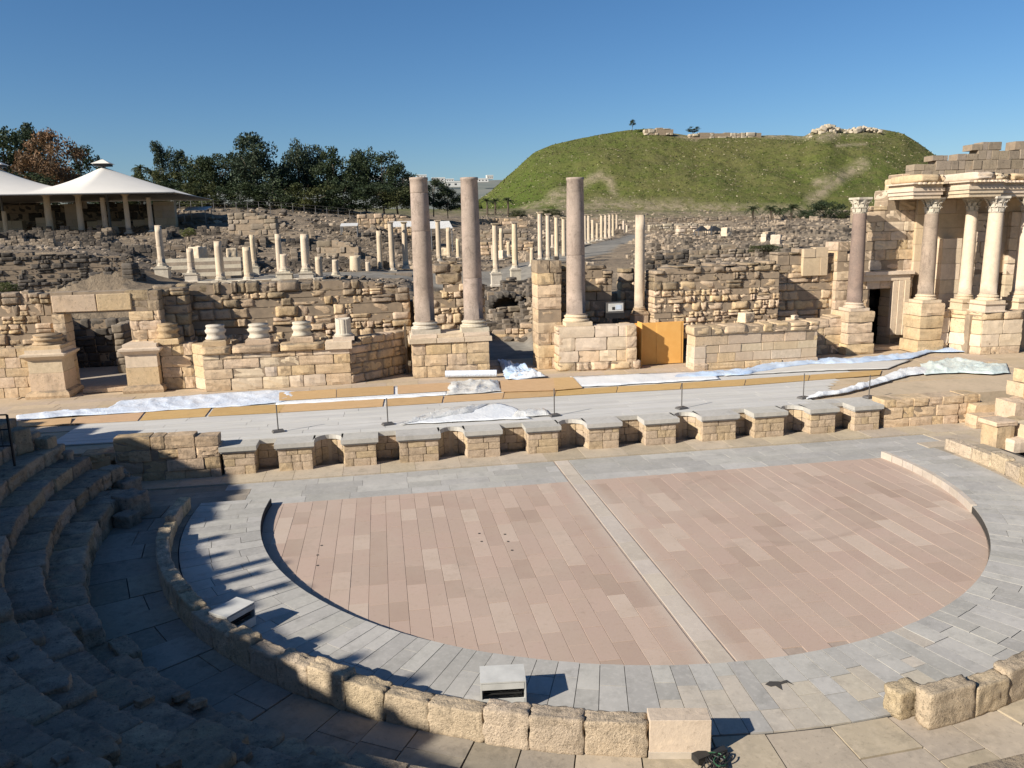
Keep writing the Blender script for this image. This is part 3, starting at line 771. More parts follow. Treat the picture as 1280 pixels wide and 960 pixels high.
# pulpitum: piers, niches alternately square and rounded
YF = 4.2
pu = Build('stage_front_wall', 'low stage front of pitted blocks with alternating square and rounded niches under grey cornice', 'wall', (-.5, YF, 0), None)
PIERS = [(278, 318), (347, 390), (430, 470), (499, 548), (584, 625), (660, 698), (736, 774), (807, 845), (878, 920), (943, 980), (1013, 1044), (1068, 1099)]
px_ = lambda p: PY(p, 560-(p-470)*.05, YF).x
PX = [(px_(a), px_(b)) for a, b in PIERS]
ND = .85; ZB = .04; ZC = ZS-.13
def cornice(poly, z0=ZC, z1=ZS+.02):
    k = MB(); k.prism([(p[0]+.5, p[1]-YF) for p in poly], z0, z1); o = link('cornice_slab', k.data('cornice_slab', MT['capslab'], fix=True), pu.root)
for i, (a, b) in enumerate(PX):
    masonry(pu, (a, YF), (b, YF), ZB, [(0, ZC)], .3, .27, .5, 'pier', 'worn', jit=.006, core=False)
    for xx, sgn in ((a, 1), (b, -1)):    # side faces
        A, E = ((xx, YF+ND), (xx, YF+.3)) if sgn > 0 else ((xx, YF+.3), (xx, YF+ND))
        masonry(pu, A, E, ZB, [(0, ZC)], .25, .27, .5, 'pier', 'worn', jit=.004, core=False)
    pu.core.box(((a+b)/2, YF+.45, (ZB+ZC)/2-.02), (b-a-.2, .8, ZC-ZB-.06))
    cornice([(a-.09, YF-.1), (b+.09, YF-.1), (b+.09, YF+ND+.02), (a-.09, YF+ND+.02)])
    cornice([(a-.05, YF-.05), (b+.05, YF-.05), (b+.05, YF+ND-.02), (a-.05, YF+ND-.02)], ZC-.06, ZC-.004)
    if i < len(PX)-1:
        c, d = b, PX[i+1][0]
        if i % 2 == 0:
            masonry(pu, (c, YF+ND-.1), (d, YF+ND-.1), ZB, [(0, ZC)], .25, .27, .5, 'pier', 'worn', jit=.006, core=False)
            cornice([(c+.09, YF+ND-.16), (d-.09, YF+ND-.16), (d-.09, YF+ND+.3), (c+.09, YF+ND+.3)])
        else:
            R = (d-c)/2; cx = (c+d)/2; n = 7; dep = ND-.12
            arc = [(cx-R*math.cos(t), YF+.15+dep*math.sin(t)) for t in np.linspace(0, math.pi, n)]
            for p, q in zip(arc, arc[1:]):
                masonry(pu, p, q, ZB, [(0, ZC)], .2, .27, .45, 'pier', 'worn', jit=.003, core=False)
            top = [(cx-R*.94*math.cos(t), YF+.1+(dep-.04)*math.sin(t)) for t in np.linspace(0, math.pi, 13)]
            for (p, q) in zip(top, top[1:]):
                cornice([p, q, (q[0], YF+ND+.28), (p[0], YF+ND+.28)] if abs(p[0]-q[0]) > .02 else [p, q, (q[0]+.01, YF+ND+.28), (p[0]-.01, YF+ND+.28)])
pu.core.box(((PX[0][0]+PX[-1][1])/2, YF+ND+.32, .42), (PX[-1][1]-PX[0][0], .24, .8))
pu.done()
# top slabs along the edge
x = PX[0][0]
while x < PX[-1][1]:
    l = random.uniform(1.2, 2.2); k = MB(); k.box((0, 0, -.03), (l-.015, .5, .06)); link('edge_slab', k.data('edge_slab', MT['capslab']), st, (x+l/2, YF+ND+.06+.24, ZS+.012)); x += l
# rough block walls at both ends of the stage front
B = wall_px('end_wall', 'rough half-shaded three-course block wall between the plywood board and the niches', 'wall', 141, 272, YF-.05, 0, [(141, 560), (150, 548), (272, 544)], .6, ch=.36, bl=.75, mat='limerough', style='worn', jit=.04, rag=.05)
for j, px in enumerate((118, 142, 165, 190, 214, 240, 262)):
    p = PY(px, 560, YF+.3); B.stone((p.x, YF+.35+.1*(j % 2), .92), (.7, .8, .28), random.uniform(-.1, .1), 'block', 'limerough')
B.done()
B = wall_px('end_wall', 'sunlit golden three-course block wall closing the stage front after the last niche', 'wall', 1106, 1224, YF+.15, 0, [(1106, 500), (1170, 497), (1224, 492)], .8, ch=.42, bl=.8, mat='lime', style='worn', jit=.035, rag=.03)
for j in range(6):
    p = PY(1112+j*19, 510, YF+.5); B.stone((p.x, YF+.6, .98), (.75, .8, .3), random.uniform(-.12, .12), 'worn', 'lime')
B.done()
p = PY(93, 600, YF+.1); k = MB()
for (a, b) in ((40, 98), (98, 140)):
    A = PY(a, 590, YF); E = PY(b, 590, YF); k = MB(); k.box((0, 0, .48), (E.x-A.x-.01, .03, .96))
    tag(link('plywood_board', k.data('plywood_board', MT['ply']), None, ((A.x+E.x)/2, YF-.02*(a > 50), .0)), 'upright plywood board in the shade beside the rough wall, '+('the one touching the wall' if a > 50 else 'the one hidden behind the seats'), 'plywood board')
# step blocks behind the right end wall
B = Build('side_steps', 'sunlit pedestal blocks and broken steps at the frame edge beside the golden end wall', 'steps', PZ(1250, 560, 0), None)
for (px, py, z, d, rz) in ((1250, 564, .03, (.7, .7, .85), .05), (1250, 564, .885, (.86, .85, .16), .05), (1275, 566, .03, (1.0, .9, .45), .05), (1273, 556, .03, (1.0, .9, .8), .0), (1300, 566, .03, (1.2, 1.0, .9), 0), (1276, 541, .03, (1.1, 1.0, 1.15), 0), (1281, 534, 1.18, (.9, .8, .55), .05), (1281, 534, 1.74, (.7, .6, .5), .1), (1312, 541, .03, (1.4, 1.4, 1.6), 0), (1236, 535, .03, (1.9, .6, .5), 0), (1236, 530, .03, (2.2, .5, .78), 0)):
    p = PZ(px, py, .03); B.stone((p.x+d[0]*.2, p.y+d[1]/2, z+d[2]/2), d, rz, 'worn', 'lime' if py != 566 else 'limepale')
B.done()
k = MB(); p = PZ(1238, 560, .05)
for dx in (0, .5): k.tube([(dx, 0, 0), (dx, 0, .55), (dx+.22*(dx == 0), .1, .55)], .03, 6)
tag(link('metal_barrier', k.data('metal_barrier', MT['darkmetal']), None, (p.x, p.y, .04)), 'short dark metal barrier standing before the step blocks', 'barrier')

# plywood sheets on the stage
def sheet(pxs, z, label, mat='ply'):
    P = [PZ(x, y, z) for x, y in pxs]; c = sum(P, Vector())/len(P); k = MB(); k.prism([(p.x-c.x, p.y-c.y) for p in P], 0, .022)
    tag(link('plywood_sheet', k.data('plywood_sheet', MT[mat], fix=True), None, (c.x, c.y, z)), label, 'plywood sheet', 'plywood sheets laid along the stage')
zz = ZS+.04
line_n = lambda x: float(np.interp(x, [23, 172, 260, 300, 480, 600, 756, 930, 1117], [534, 526, 520.5, 518.7, 508, 500.5, 491.5, 482, 467.5]))
line_f = lambda x: float(np.interp(x, [23, 172, 260, 300, 480, 600, 756, 930, 1117], [527, 516.5, 510.5, 508.5, 499, 493, 484.5, 474.5, 462]))
seg = [(22, 88), (89, 172), (175, 256), (260, 349), (350, 478), (482, 552), (554, 628), (629, 693), (694, 770), (771, 850), (851, 930), (931, 1010), (1011, 1100)]
nm = ['nearest the railing', 'second from the railing', 'beside the narrow end of the white tarp', 'below the middle of the long white tarp', 'behind the first thin stanchion', 'behind the second thin stanchion', 'beyond the white triangular sheet', 'in front of the short double board', 'in front of the single-column podium', 'in front of the orange hoarding', 'between the fourth and fifth stanchions', 'before the long smooth podium', 'farthest from the railing']
for i, ((a, b), n_) in enumerate(zip(seg, nm)):
    sk = 8 if i in (1, 2, 3) else 2
    sheet([(a, line_n(a)), (b, line_n(b)), (b+sk, line_f(b+sk)), (a+sk, line_f(a+sk))], zz+.003*(i % 2), 'ochre plywood sheet in the long stage row, '+n_)
for a, b, n_ in ((349, 420, 'beside the long white tarp'), (421, 492, 'in the middle of the short back row'), (497, 563, 'touching the clear plastic heap')):
    f = lambda x, o: 501-(x-349)*.058+o
    sheet([(a, f(a, 0)), (b, f(b, 0)), (b, f(b, -10)), (a, f(a, -10))], zz+.05, 'ochre plywood sheet of the short back row, '+n_)
sheet([(627, 490), (694, 488), (692, 473), (625, 476)], zz+.055, 'wide darker plywood board lying before the passage')
sheet([(694, 488), (728, 485), (716, 472), (692, 473)], zz+.06, 'short plywood board butted against the wide darker board')

# tarps
def cloth(name, label, near, far, z, mat, nx=60, ny=10, amp=.12, seed=0, lump=0, cat='tarp', skew=0):
    """a creased sheet lying between a near and a far edge, both pixel polylines on the stage"""
    def pl(pts, t):
        d = [0]
        for p, q in zip(pts, pts[1:]): d.append(d[-1]+math.dist(p, q))
        s = t*d[-1]
        for i in range(len(pts)-1):
            if s <= d[i+1] or i == len(pts)-2:
                k = (s-d[i])/max(1e-6, d[i+1]-d[i]); return (pts[i][0]+(pts[i+1][0]-pts[i][0])*k, pts[i][1]+(pts[i+1][1]-pts[i][1])*k)
    V = []; F = []
    for i in range(nx+1):
        t = i/nx; a = PZ(*pl(near, t), z); b = PZ(*pl(far, t), z)
        for j in range(ny+1):
            u = j/ny; p = a.lerp(b, u)
            f = .5*abs(vnoise((p.x, p.y, 0), 1.0, seed))+.75*(1-abs(vnoise((p.x+.4*p.y, p.y, 0), 1.1, seed+3)))**7+.5*(1-abs(vnoise((p.x*.8-p.y*1.1, p.y*.6+p.x*.5, 0), 2.0, seed+5)))**7
            e = min(1, 6*min(u, 1-u)+.05)*min(1, 9*min(t, 1-t)+.05)
            h = amp*f*e+lump*math.sin(math.pi*u)*min(1, 9*min(t, 1-t))*(.5+.8*abs(vnoise((p.x, 0, 0), .9, seed+8)))
            o = vnoise((p.x, p.y, 1), 2.0, seed+11)*.12
            V.append((p.x+o*.5, p.y+o, z+.012+max(0, h)))
    for i in range(nx):
        for j in range(ny): a = i*(ny+1)+j; F.append((a, a+ny+1, a+ny+2, a+1))
    c = np.mean(np.array(V), 0); m = MB(); m.add([(v[0]-c[0], v[1]-c[1], v[2]-z) for v in V], F)
    o = link(name, m.data(name, MT[mat], True), None, (c[0], c[1], z)); tag(o, label, cat)
    md = o.modifiers.new('thickness', 'SOLIDIFY'); md.thickness = .006
    return o
zt_ = zz+.03
cloth('tarp', 'long pale blue tarp spread behind the plywood row at the shaded end of the stage', [(20, 526), (90, 520), (130, 518), (230, 512), (300, 508), (350, 503), (388, 494)], [(22, 519), (75, 513), (135, 511), (150, 501), (240, 494), (345, 487), (386, 491)], zt_, 'tarpblue', 110, 14, .075, 1)
cloth('tarp', 'narrow white tarp strip under the short back row of plywood', [(345, 506), (460, 500), (560, 494)], [(345, 490), (460, 485), (562, 479)], zz+.016, 'tarpwhite', 50, 6, .002, 2)
cloth('plastic_sheet', 'crumpled clear plastic heap at the end of the short plywood row', [(558, 494), (590, 492), (627, 489)], [(560, 478), (590, 476), (622, 475)], zt_, 'tarpclear', 40, 18, .15, 3, .05, 'plastic sheet')
cloth('tarp', 'white triangular sheet lying flat on the grey planks', [(505, 530), (580, 527), (665, 523)], [(520, 527), (622, 504), (640, 508)], zt_, 'tarpwhite', 36, 10, .03, 4)
cloth('plastic_sheet', 'glassy plastic film wrinkled on the planks beside the white triangular sheet', [(500, 531), (540, 524), (590, 516)], [(530, 518), (560, 510), (612, 505)], zt_+.01, 'tarpclear', 30, 10, .12, 5, 0, 'plastic sheet')
cloth('plastic_sheet', 'small clear plastic wad between the triangular sheet and the third stanchion', [(640, 522), (665, 521), (690, 519)], [(645, 515), (665, 512), (682, 512)], zt_, 'tarpclear', 16, 8, .12, 6, 0, 'plastic sheet')
cloth('tarp', 'deep blue crumpled tarp slumped in the mouth of the passage', [(632, 474), (650, 475), (680, 471)], [(622, 449), (634, 452), (655, 462)], zt_, 'tarpdeep', 34, 18, .2, 7, .12)
cloth('tarp', 'white crumpled tarp end in front of the passage', [(636, 474), (660, 473), (684, 470)], [(640, 465), (655, 463), (672, 465)], zt_+.03, 'tarpwhite', 34, 14, .16, 8, .06)
cloth('tarp', 'thin white sheet lying along the foot of the single-column podium', [(722, 484), (800, 480), (900, 474)], [(712, 471), (800, 467), (890, 464)], zz+.03, 'tarpwhite', 50, 6, .025, 9)
cloth('tarp', 'long blue rolled tarp snaking beside the smooth podium towards the doorway', [(840, 472), (930, 469), (960, 463), (1015, 455), (1060, 455), (1140, 448), (1165, 440), (1218, 440)], [(840, 468), (930, 462), (960, 455), (1010, 448), (1060, 449), (1140, 442), (1165, 434), (1218, 433)], zt_, 'tarpdeep', 120, 10, .09, 10, .09)
cloth('tarp', 'whitish twisted sheet running back from the fifth stanchion', [(1008, 499), (1060, 491), (1085, 484), (1135, 470), (1160, 467)], [(1008, 496), (1060, 486), (1085, 478), (1135, 460), (1162, 458)], zt_, 'tarpwhite', 70, 10, .10, 11, .10)
cloth('tarp', 'mint white bunched tarp lying alone on the bare beige stage', [(1155, 468), (1200, 466), (1240, 468), (1262, 466)], [(1150, 455), (1195, 448), (1230, 455), (1258, 454)], zt_, 'tarpmint', 60, 14, .15, 12, .08)
cloth('plastic_sheet', 'thin grey sheet on the stage between twisted white sheet and rolled blue tarp', [(905, 470), (1010, 464), (1110, 461)], [(930, 464), (1020, 455), (1140, 449)], zz+.03, 'plank', 40, 6, .02, 13, 0, 'plastic sheet')
p = PZ(557, 472, zz+.0); q = PZ(621, 471, zz); k = MB(); k.tube([(0, 0, .17), ((q.x-p.x)*.5, (q.y-p.y)*.5, .165), (q.x-p.x, q.y-p.y, .17)], .165, 14)
tag(link('rolled_tarp', k.data('rolled_tarp', MT['tarpblue'], False), None, (p.x, p.y, zz)), 'tight roll of white tarp leaning at the foot of the two-column podium', 'rolled tarp')
# stanchions
for (px, py, pt), n_ in zip(((348, 540, 507), (485, 531, 499), (693, 520, 487), (852, 511, 480), (1004, 498, 468), (1086, 497, 470)), ('standing nearest the rough shaded wall', 'behind the third pier of the stage front', 'beside the tip of the white triangular sheet', 'in front of the orange hoarding', 'at the start of the twisted white sheet', 'by the golden end wall')):
    p = PZ(px, py, ZS+.03); T = PY(px-1, pt, p.y); o = thing('stanchion', 'thin grey stanchion '+n_, 'stanchion', (p.x, p.y, ZS+.035), 'thin stanchions along the stage edge')
    k = MB(); k.box((0, 0, .035), (.42, .3, .07), .3, .85); link('base', k.data('base', MT['post']), o)
    k = MB(); k.tube([(0, 0, .06), (0, 0, T.z-ZS)], .022, 6); link('rod', k.data('rod', MT['post']), o)

# ================================================================== COLUMNS
def capital_mb(r, h):
    k = MB(); k.lathe([(r*.92, 0), (r*1.0, h*.06), (r*.9, h*.1), (r*.95, h*.5), (r*1.2, h*.86)], 16)
    for row, (zb, hh, n, rr) in enumerate(((.08, .36, 8, 1.02), (.36, .36, 8, 1.06))):
        for j in range(n):
            a = 2*math.pi*(j+.5*row)/n; ca, sa = math.cos(a), math.sin(a); w = r*.30
            P = []
            for (q, z, ww) in ((rr, zb, 1), (rr+.08, zb+hh*.55, 1.05), (rr+.26, zb+hh*.95, .75), (rr+.36, zb+hh*.8, .3)):
                for s_ in (-1, 1):
                    x, y = r*q, s_*w*ww; P.append((x*ca-y*sa, x*sa+y*ca, z*h))
                for s_ in (1, -1):
                    x, y = r*(q-.09), s_*w*ww*.9; P.append((x*ca-y*sa, x*sa+y*ca, z*h-.02*h))
            F = []
            for i in range(3):
                b = i*4; F += [(b, b+1, b+5, b+4), (b+1, b+2, b+6, b+5), (b+2, b+3, b+7, b+6), (b+3, b, b+4, b+7)]
            F.append((12, 13, 14, 15)); k.add(P, F)
    for j in range(4):
        a = math.pi/4+j*math.pi/2; ca, sa = math.cos(a), math.sin(a)
        k.tube([(ca*r*1.1, sa*r*1.1, h*.6), (ca*r*1.35, sa*r*1.35, h*.82), (ca*r*1.58, sa*r*1.58, h*.84), (ca*r*1.5, sa*r*1.5, h*.74)], [r*.1, r*.13, r*.12, r*.08], 6)
    ab = []
    for j in range(4):
        a0 = math.pi/4+j*math.pi/2
        for s_, rr in ((-.08, 1.72), (.08, 1.72), (.45, 1.28), (math.pi/4, 1.2), (math.pi/2-.45, 1.28)):
            ab.append((r*rr*math.cos(a0+s_), r*rr*math.sin(a0+s_)))
    k2 = MB(); k2.prism(ab, h*.861, h)
    return k, k2
def attic_base(r, h, n=20):
    k = MB(); k.sqlathe([(r*1.42, 0), (r*1.42, h*.34)])
    k.lathe([(r*1.36, h*.34), (r*1.42, h*.42), (r*1.40, h*.52), (r*1.22, h*.58), (r*1.16, h*.70), (r*1.24, h*.74), (r*1.28, h*.82), (r*1.2, h*.89), (r*1.08, h*.92), (r*1.04, h)], n)
    return k
def column(label, x, y, z, H, r, mat='colpale', cap=None, base=True, ped=None, cuts=(), group=None, taper=.87, bmat='marble', lean=(0, 0), n=14, cat='column', broken=.0, name='column', fillet=False):
    """z..z+H whole height; ped = (height, half width); cuts = joints as parts of the shaft's height"""
    t = thing(name, label, cat, (x, y, z), group); t.rotation_euler = (lean[0], lean[1], 0); zc = 0
    if ped:
        k = MB(); ph, pw = ped; k.sqlathe([(pw*1.12, 0), (pw*1.12, ph*.12), (pw, ph*.18), (pw, ph*.84), (pw*1.1, ph*.9), (pw*1.14, ph)]); link('pedestal', k.data('pedestal', MT[bmat]), t); zc += ph-.002
    if base:
        bh = r*1.15; link('base', attic_base(r, bh, n).data('base', MT[bmat], False), t, (0, 0, zc)); zc += bh-.002
    ch = (2*r*1.05 if cap == 'cor' else r*.8) if cap else 0
    sh = H-zc-ch; js = [0, *cuts, 1]
    prof = lambda u: r*(1-(1-taper)*u**1.5)
    for a, b in zip(js, js[1:]):
        k = MB(); m = max(2, int(6*(b-a))); g = .006 if a > 0 else 0
        pr = [(prof(a)*.985, sh*a+g), (prof(a), sh*a+g+.02)]+[(prof(a+(b-a)*i/m), sh*(a+(b-a)*i/m)) for i in range(1, m)]+[(prof(b), sh*b-.02), (prof(b)*.985, sh*b-.002)]
        if b == 1 and fillet: pr = pr[:-2]+[(prof(1), sh*b-.14), (prof(1)*1.06, sh*b-.11), (prof(1)*1.06, sh*b)]
        if a == 0 and base: pr[0] = (prof(0)*1.06, 0); pr.insert(1, (prof(0)*1.05, .05))
        k.lathe(pr, n, (random.uniform(-.008, .008)*(a > 0), random.uniform(-.008, .008)*(a > 0), zc))
        if broken and b == 1:
            nn = len(k.v)-n
            for q in range(nn, len(k.v)): v = k.v[q]; k.v[q] = (v[0], v[1], v[2]-random.uniform(0, broken))
        o = link('drum' if cuts else 'shaft', k.data('shaft', MT[mat], True), t); 
        for pl in o.data.polygons:
            if abs(pl.normal.z) > .95: pl.use_smooth = False
    if cap:
        k2 = None
        if cap == 'cor': k, k2 = capital_mb(r*taper*1.02, ch)
        else: k = MB(); k.lathe([(r*taper, 0), (r*taper*1.25, ch*.55), (r*taper*1.3, ch*.6)], n); k.sqlathe([(r*taper*1.3, ch*.6), (r*taper*1.35, ch)])
        o = link('capital', k.data('capital', MT['marble' if cap == 'cor' else mat]), t, (0, 0, H-ch))
        if k2: link('abacus', k2.data('abacus', MT['marble'], fix=True), o)
    return t
def column_px(label, px, pb, pt, w, y=None, z=None, **k):
    """px, base row, top row, shaft width in pixels near its foot"""
    P = PY(px, pb, y) if y is not None else PZ(px, pb, z); T = PY(px, pt, P.y); D = depth(P); k.setdefault('n', 12)
    return column(label, P.x, P.y, P.z, T.z-P.z, w/2*D/FPX, **k), P

# ================================================================== STAGE BUILDING (ruin)
# far end: low podium, two pedestals, doorway
B = wall_px('podium_wall', 'low ashlar podium wall half in shadow at the frame edge, beside the first pedestal', 'wall', -60, 42, 15.2, ZS, [(-60, 440), (42, 434)], .6, ch=.45, bl=.8, mat='lime', style='worn'); B.done()
B = wall_px('ruin_wall', 'ragged limestone wall behind the first pedestal, crossed by a slanting shadow', 'wall', -60, 62, 16.6, ZS, [(-60, 368), (20, 364), (62, 366)], .7, ch=.4, bl=.6, mat='limerough', style='rough', crust=.85, jit=.08, rag=.08); B.done()
def pedestal(label, px, py, pt, w, y, top=None):
    P = PY(px, py, y); T = PY(px, pt, y); s = depth(P)/FPX; hw = w/2*s; H = T.z-ZS
    t = thing('pedestal', label, 'pedestal', (P.x, y+hw, ZS))
    for nm_, pr, mt in (('foot', [(hw*1.25, 0), (hw*1.28, .12), (hw*1.2, .26), (hw*1.02, .34)], 'limerough'), ('lower_block', [(hw, .34), (hw, H*.52)], 'lime'), ('dado', [(hw*.98, H*.523), (hw*.98, H*.78)], 'limepale'), ('cap_moulding', [(hw*1.0, H*.783), (hw*1.1, H*.82), (hw*1.28, H*.87), (hw*1.3, H*.91), (hw*1.05, H*.93), (hw*1.05, H)], 'limepale')):
        k = MB(); k.sqlathe(pr); link(nm_, k.data(nm_, MT[mt]), t)
    return t, P, hw, H
t1, P1, hw1, H1 = pedestal('squared limestone pedestal by the frame edge, with a broken column base on top', 62, 497, 437, 40, 14.7)
t2, P2, hw2, H2 = pedestal('clean pale pedestal beside the doorway, nothing on its top', 181, 490, 430, 38, 14.85)
def rough_base(label, x, y, z, r, h, mat='marble'):
    t = thing('column_remnant', label, 'column base', (x, y, z), 'worn column bases on the podium')
    k = MB(); k.sqlathe([(r*1.25, 0), (r*1.25, h*.24), (r*1.15, h*.28)]); link('plinth', k.data('plinth', MT['lime']), t)
    k = MB(); k.lathe([(r*1.1, h*.28), (r*1.15, h*.36), (r*1.0, h*.44), (r*.95, h*.56), (r*1.12, h*.64), (r*1.15, h*.74), (r*1.0, h*.8), (r*.98, h*.9), (r*1.05, h*.94), (r*1.02, h)], 18)
    for i, v in enumerate(k.v):
        q = 1+.07*vnoise(v, 4, len(label)); k.v[i] = (v[0]*q, v[1]*q, v[2])
    link('moulded_base', k.data('moulded_base', MT[mat], True), t); return t
rough_base('eroded column base sitting on the pedestal by the frame edge', P1.x, 14.7+hw1, ZS+H1, hw1*.8, .6, 'limerough')
wall_d = wall_px('doorway_wall', 'ruined limestone wall with a tall open doorway and flat lintel', 'wall', 60, 197, 15.9, ZS, [(60, 366), (150, 362), (197, 364)], .95, [(97, 520, 160, 389)], ch=.44, bl=.7, mat='lime', style='worn', crust=.85, jit=.04, rag=.04)
L0 = PY(60, 390, 15.9); lA = PY(80, 377, 15.9); lB = PY(123, 377, 15.9); lC = PY(155, 377, 15.9)
zl = PY(130, 389, 15.9).z; zu = PY(130, 367, 15.9).z
wall_d.st = [s for s in wall_d.st if not (zl-.02 < s[0][2] < zu and PY(70, 389, 15.9).x < s[0][0] < PY(166, 389, 15.9).x)]
xa, xb, xc = PY(66, 389, 15.9).x, PY(122, 389, 15.9).x, PY(166, 389, 15.9).x
for u, v in ((xa, xb), (xb, xc)): wall_d.stone(((u+v)/2, 16.33, (zl+zu)/2), (v-u-.01, .98, zu-zl-.02), 0, 'ashlar', 'lime', 'lintel')
k = PY(135, 478, 15.2); wall_d.stone((k.x, 15.75, ZS+.09), (PY(160, 478, 15.5).x-PY(104, 478, 15.5).x+.5, .7, .18), 0, 'ashlar', 'lime', 'door_sill')
wall_d.done()
# side walls and floor of the corridor seen through the doorway
xd0, xd1 = PY(92, 440, 17.6).x, PY(163, 440, 17.6).x
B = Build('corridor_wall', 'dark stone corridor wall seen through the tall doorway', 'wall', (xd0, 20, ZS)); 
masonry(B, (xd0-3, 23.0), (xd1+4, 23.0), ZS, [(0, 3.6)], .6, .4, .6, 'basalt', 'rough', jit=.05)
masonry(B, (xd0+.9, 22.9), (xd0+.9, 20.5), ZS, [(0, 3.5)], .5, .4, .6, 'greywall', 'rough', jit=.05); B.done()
st2 = struct(link('corridor_floor', None)); k = MB(); k.box(((xd0+xd1)/2, 20, ZS-.1), (7, 7, .2)); link('paving', k.data('paving', MT['pathbeige']), st2)

# podium stretch with column bases
B = Build('podium', 'long golden ashlar podium carrying a row of worn column bases', 'podium', (-11, 15, ZS))
pL = [PZ(205, 487, ZS), PZ(245, 485, ZS), PZ(257, 490, ZS), PZ(440, 480, ZS), PZ(512, 465, ZS)]
zp = PY(300, 432, 14.3).z; zr = PY(225, 430, 15.2).z
masonry(B, pL[0], pL[1], ZS, [(0, zr)], 1.2, .5, .9, 'lime', 'worn')
masonry(B, pL[1], (pL[2].x, pL[2].y+.35), ZS, [(0, zr)], .6, .5, .9, 'lime', 'worn')
masonry(B, pL[2], pL[3], ZS, [(0, zp-.34)], 1.0, .5, 1.0, 'lime', 'worn', mats=['lime', 'lime', 'limepale'])
z5 = PY(512, 412, pL[4].y).z
masonry(B, pL[3], pL[4], ZS, [(0, zp-.2), (.35, zp-.1), (.8, zp+.1), (5, z5)], .7, .42, .7, 'limerough', 'rough', jit=.03)
d = (pL[3]-pL[2]); x = pL[2].x-.08
while x < pL[3].x+.1:
    l = min(random.uniform(1.2, 2.1), pL[3].x+.12-x); rg = x < pL[2].x+4.6
    yy = pL[2].y+(x+l/2-pL[2].x)/(d.x)*d.y
    B.stone((x+l/2, yy+.52-.02, zp-.17), (l-.01, 1.25, .34), math.atan2(d.y, d.x), 'rough' if rg else 'ashlar', 'limerough' if rg else 'limepale', 'cap_stone'); x += l
B.core.box(((pL[2].x+pL[3].x)/2, 15.6, ZS+.9), (pL[3].x-pL[2].x-.3, 1.6, 1.7))
B.done()
k = MB(); k.prism([(pL[1].x-1.2, 15.3), (pL[3].x, 15.1), (pL[4].x-.2, 16.9), (pL[4].x-.2, 17.4), (pL[1].x-1.2, 17.4)], ZS, zp-.45); struct(link('podium_fill', k.data('podium_fill', MT['ground'], fix=True)))
for px, pb, pt, w, lab in ((270, 431, 406, 22, 'worn moulded column base on the podium corner next to the recess'), (324, 429, 405, 24, 'weathered column base on the podium, the one before the missing stones'), (378, 428, 404, 22, 'cracked pale column base on the podium beside the fluted stump')):
    P = PY(px, pb, 14.75); T = PY(px, pt, 14.75); rough_base(lab, P.x, 14.95, zp, w/2*depth(P)/FPX, T.z-P.z)
P = PY(211, 428, 15.6); rough_base('low battered column base in the recess beside the doorway pier', P.x, 15.7, zr, .42, .9, 'limerough')
P = PY(430, 425, 14.8); t = thing('column_stump', 'short fluted column stump standing on a square plinth at the podium end', 'column stump', (P.x, 14.9, zp))
k = MB(); k.sqlathe([(.48, 0), (.48, .16)]); link('plinth', k.data('plinth', MT['limepale']), t)
k = MB(); n = 20; k.lathe([(.42, .16), (.43, .24), (.36, .3), (.35, .95), (.33, 1.02)], 40)
for i, v in enumerate(k.v):
    if v[2] > .28: a = math.atan2(v[1], v[0]); q = 1-.05*(math.cos(a*10) > .3); k.v[i] = (v[0]*q, v[1]*q, v[2]-.08*(v[2] > 1)*abs(math.sin(a)))
link('shaft', k.data('shaft', MT['marble'], False), t)
for px, py, s in ((350, 415, .35), (238, 425, .3), (290, 425, .4), (405, 422, .35), (245, 418, .25)):
    P = PY(px, py, 16); me, a = pool('block', 1.0, 'limerough'); tag(link('loose_stone', me[0], None, (P.x, 16.0, zp-.35+s*.3), random.random()*3, (s*1.3/a, s, s*1.4)), {350: 'upright loose stone between the two middle column bases', 238: 'small loose stone in the recess', 290: 'loose boulder behind the corner column base', 405: 'loose block behind the cracked column base', 245: 'pale stone chip by the recess corner'}[px], 'stone', 'loose stones behind the column bases')
# back wall above them
B = wall_px('back_wall', 'long ruined limestone back wall behind the column bases, dark weathered along its top', 'wall', 190, 512, 17.5, ZS+1, [(190, 362), (205, 356), (300, 353), (400, 352), (480, 352), (512, 360)], .9, ch=.42, bl=.66, mat='limerough', style='rough', crust=.85, jit=.09, rag=.07, tilt=.6, mats=['limerough', 'limerough', 'lime']); B.done()
B = wall_px('wall_return', 'projecting stub of the back wall that throws a slanting shadow beside the doorway', 'wall', 194, 232, 16.7, ZS+1, [(194, 364), (232, 358)], .8, ch=.42, bl=.6, mat='limerough', style='rough', crust=.85, jit=.07); B.done()
p = PY(509, 470, 16.3); T = PY(509, 405, 16.3); k = MB(); k.box((0, 0, (T.z-ZS)/2), (.1, .1, T.z-ZS)); k.box((0, .0, (T.z-ZS)+.04), (.1, .1, .08), 0, .2)
tag(link('wooden_post', k.data('wooden_post', MT['bark']), None, (p.x, 16.0, ZS)), 'dark upright timber post in the gap beside the two-column podium', 'post')

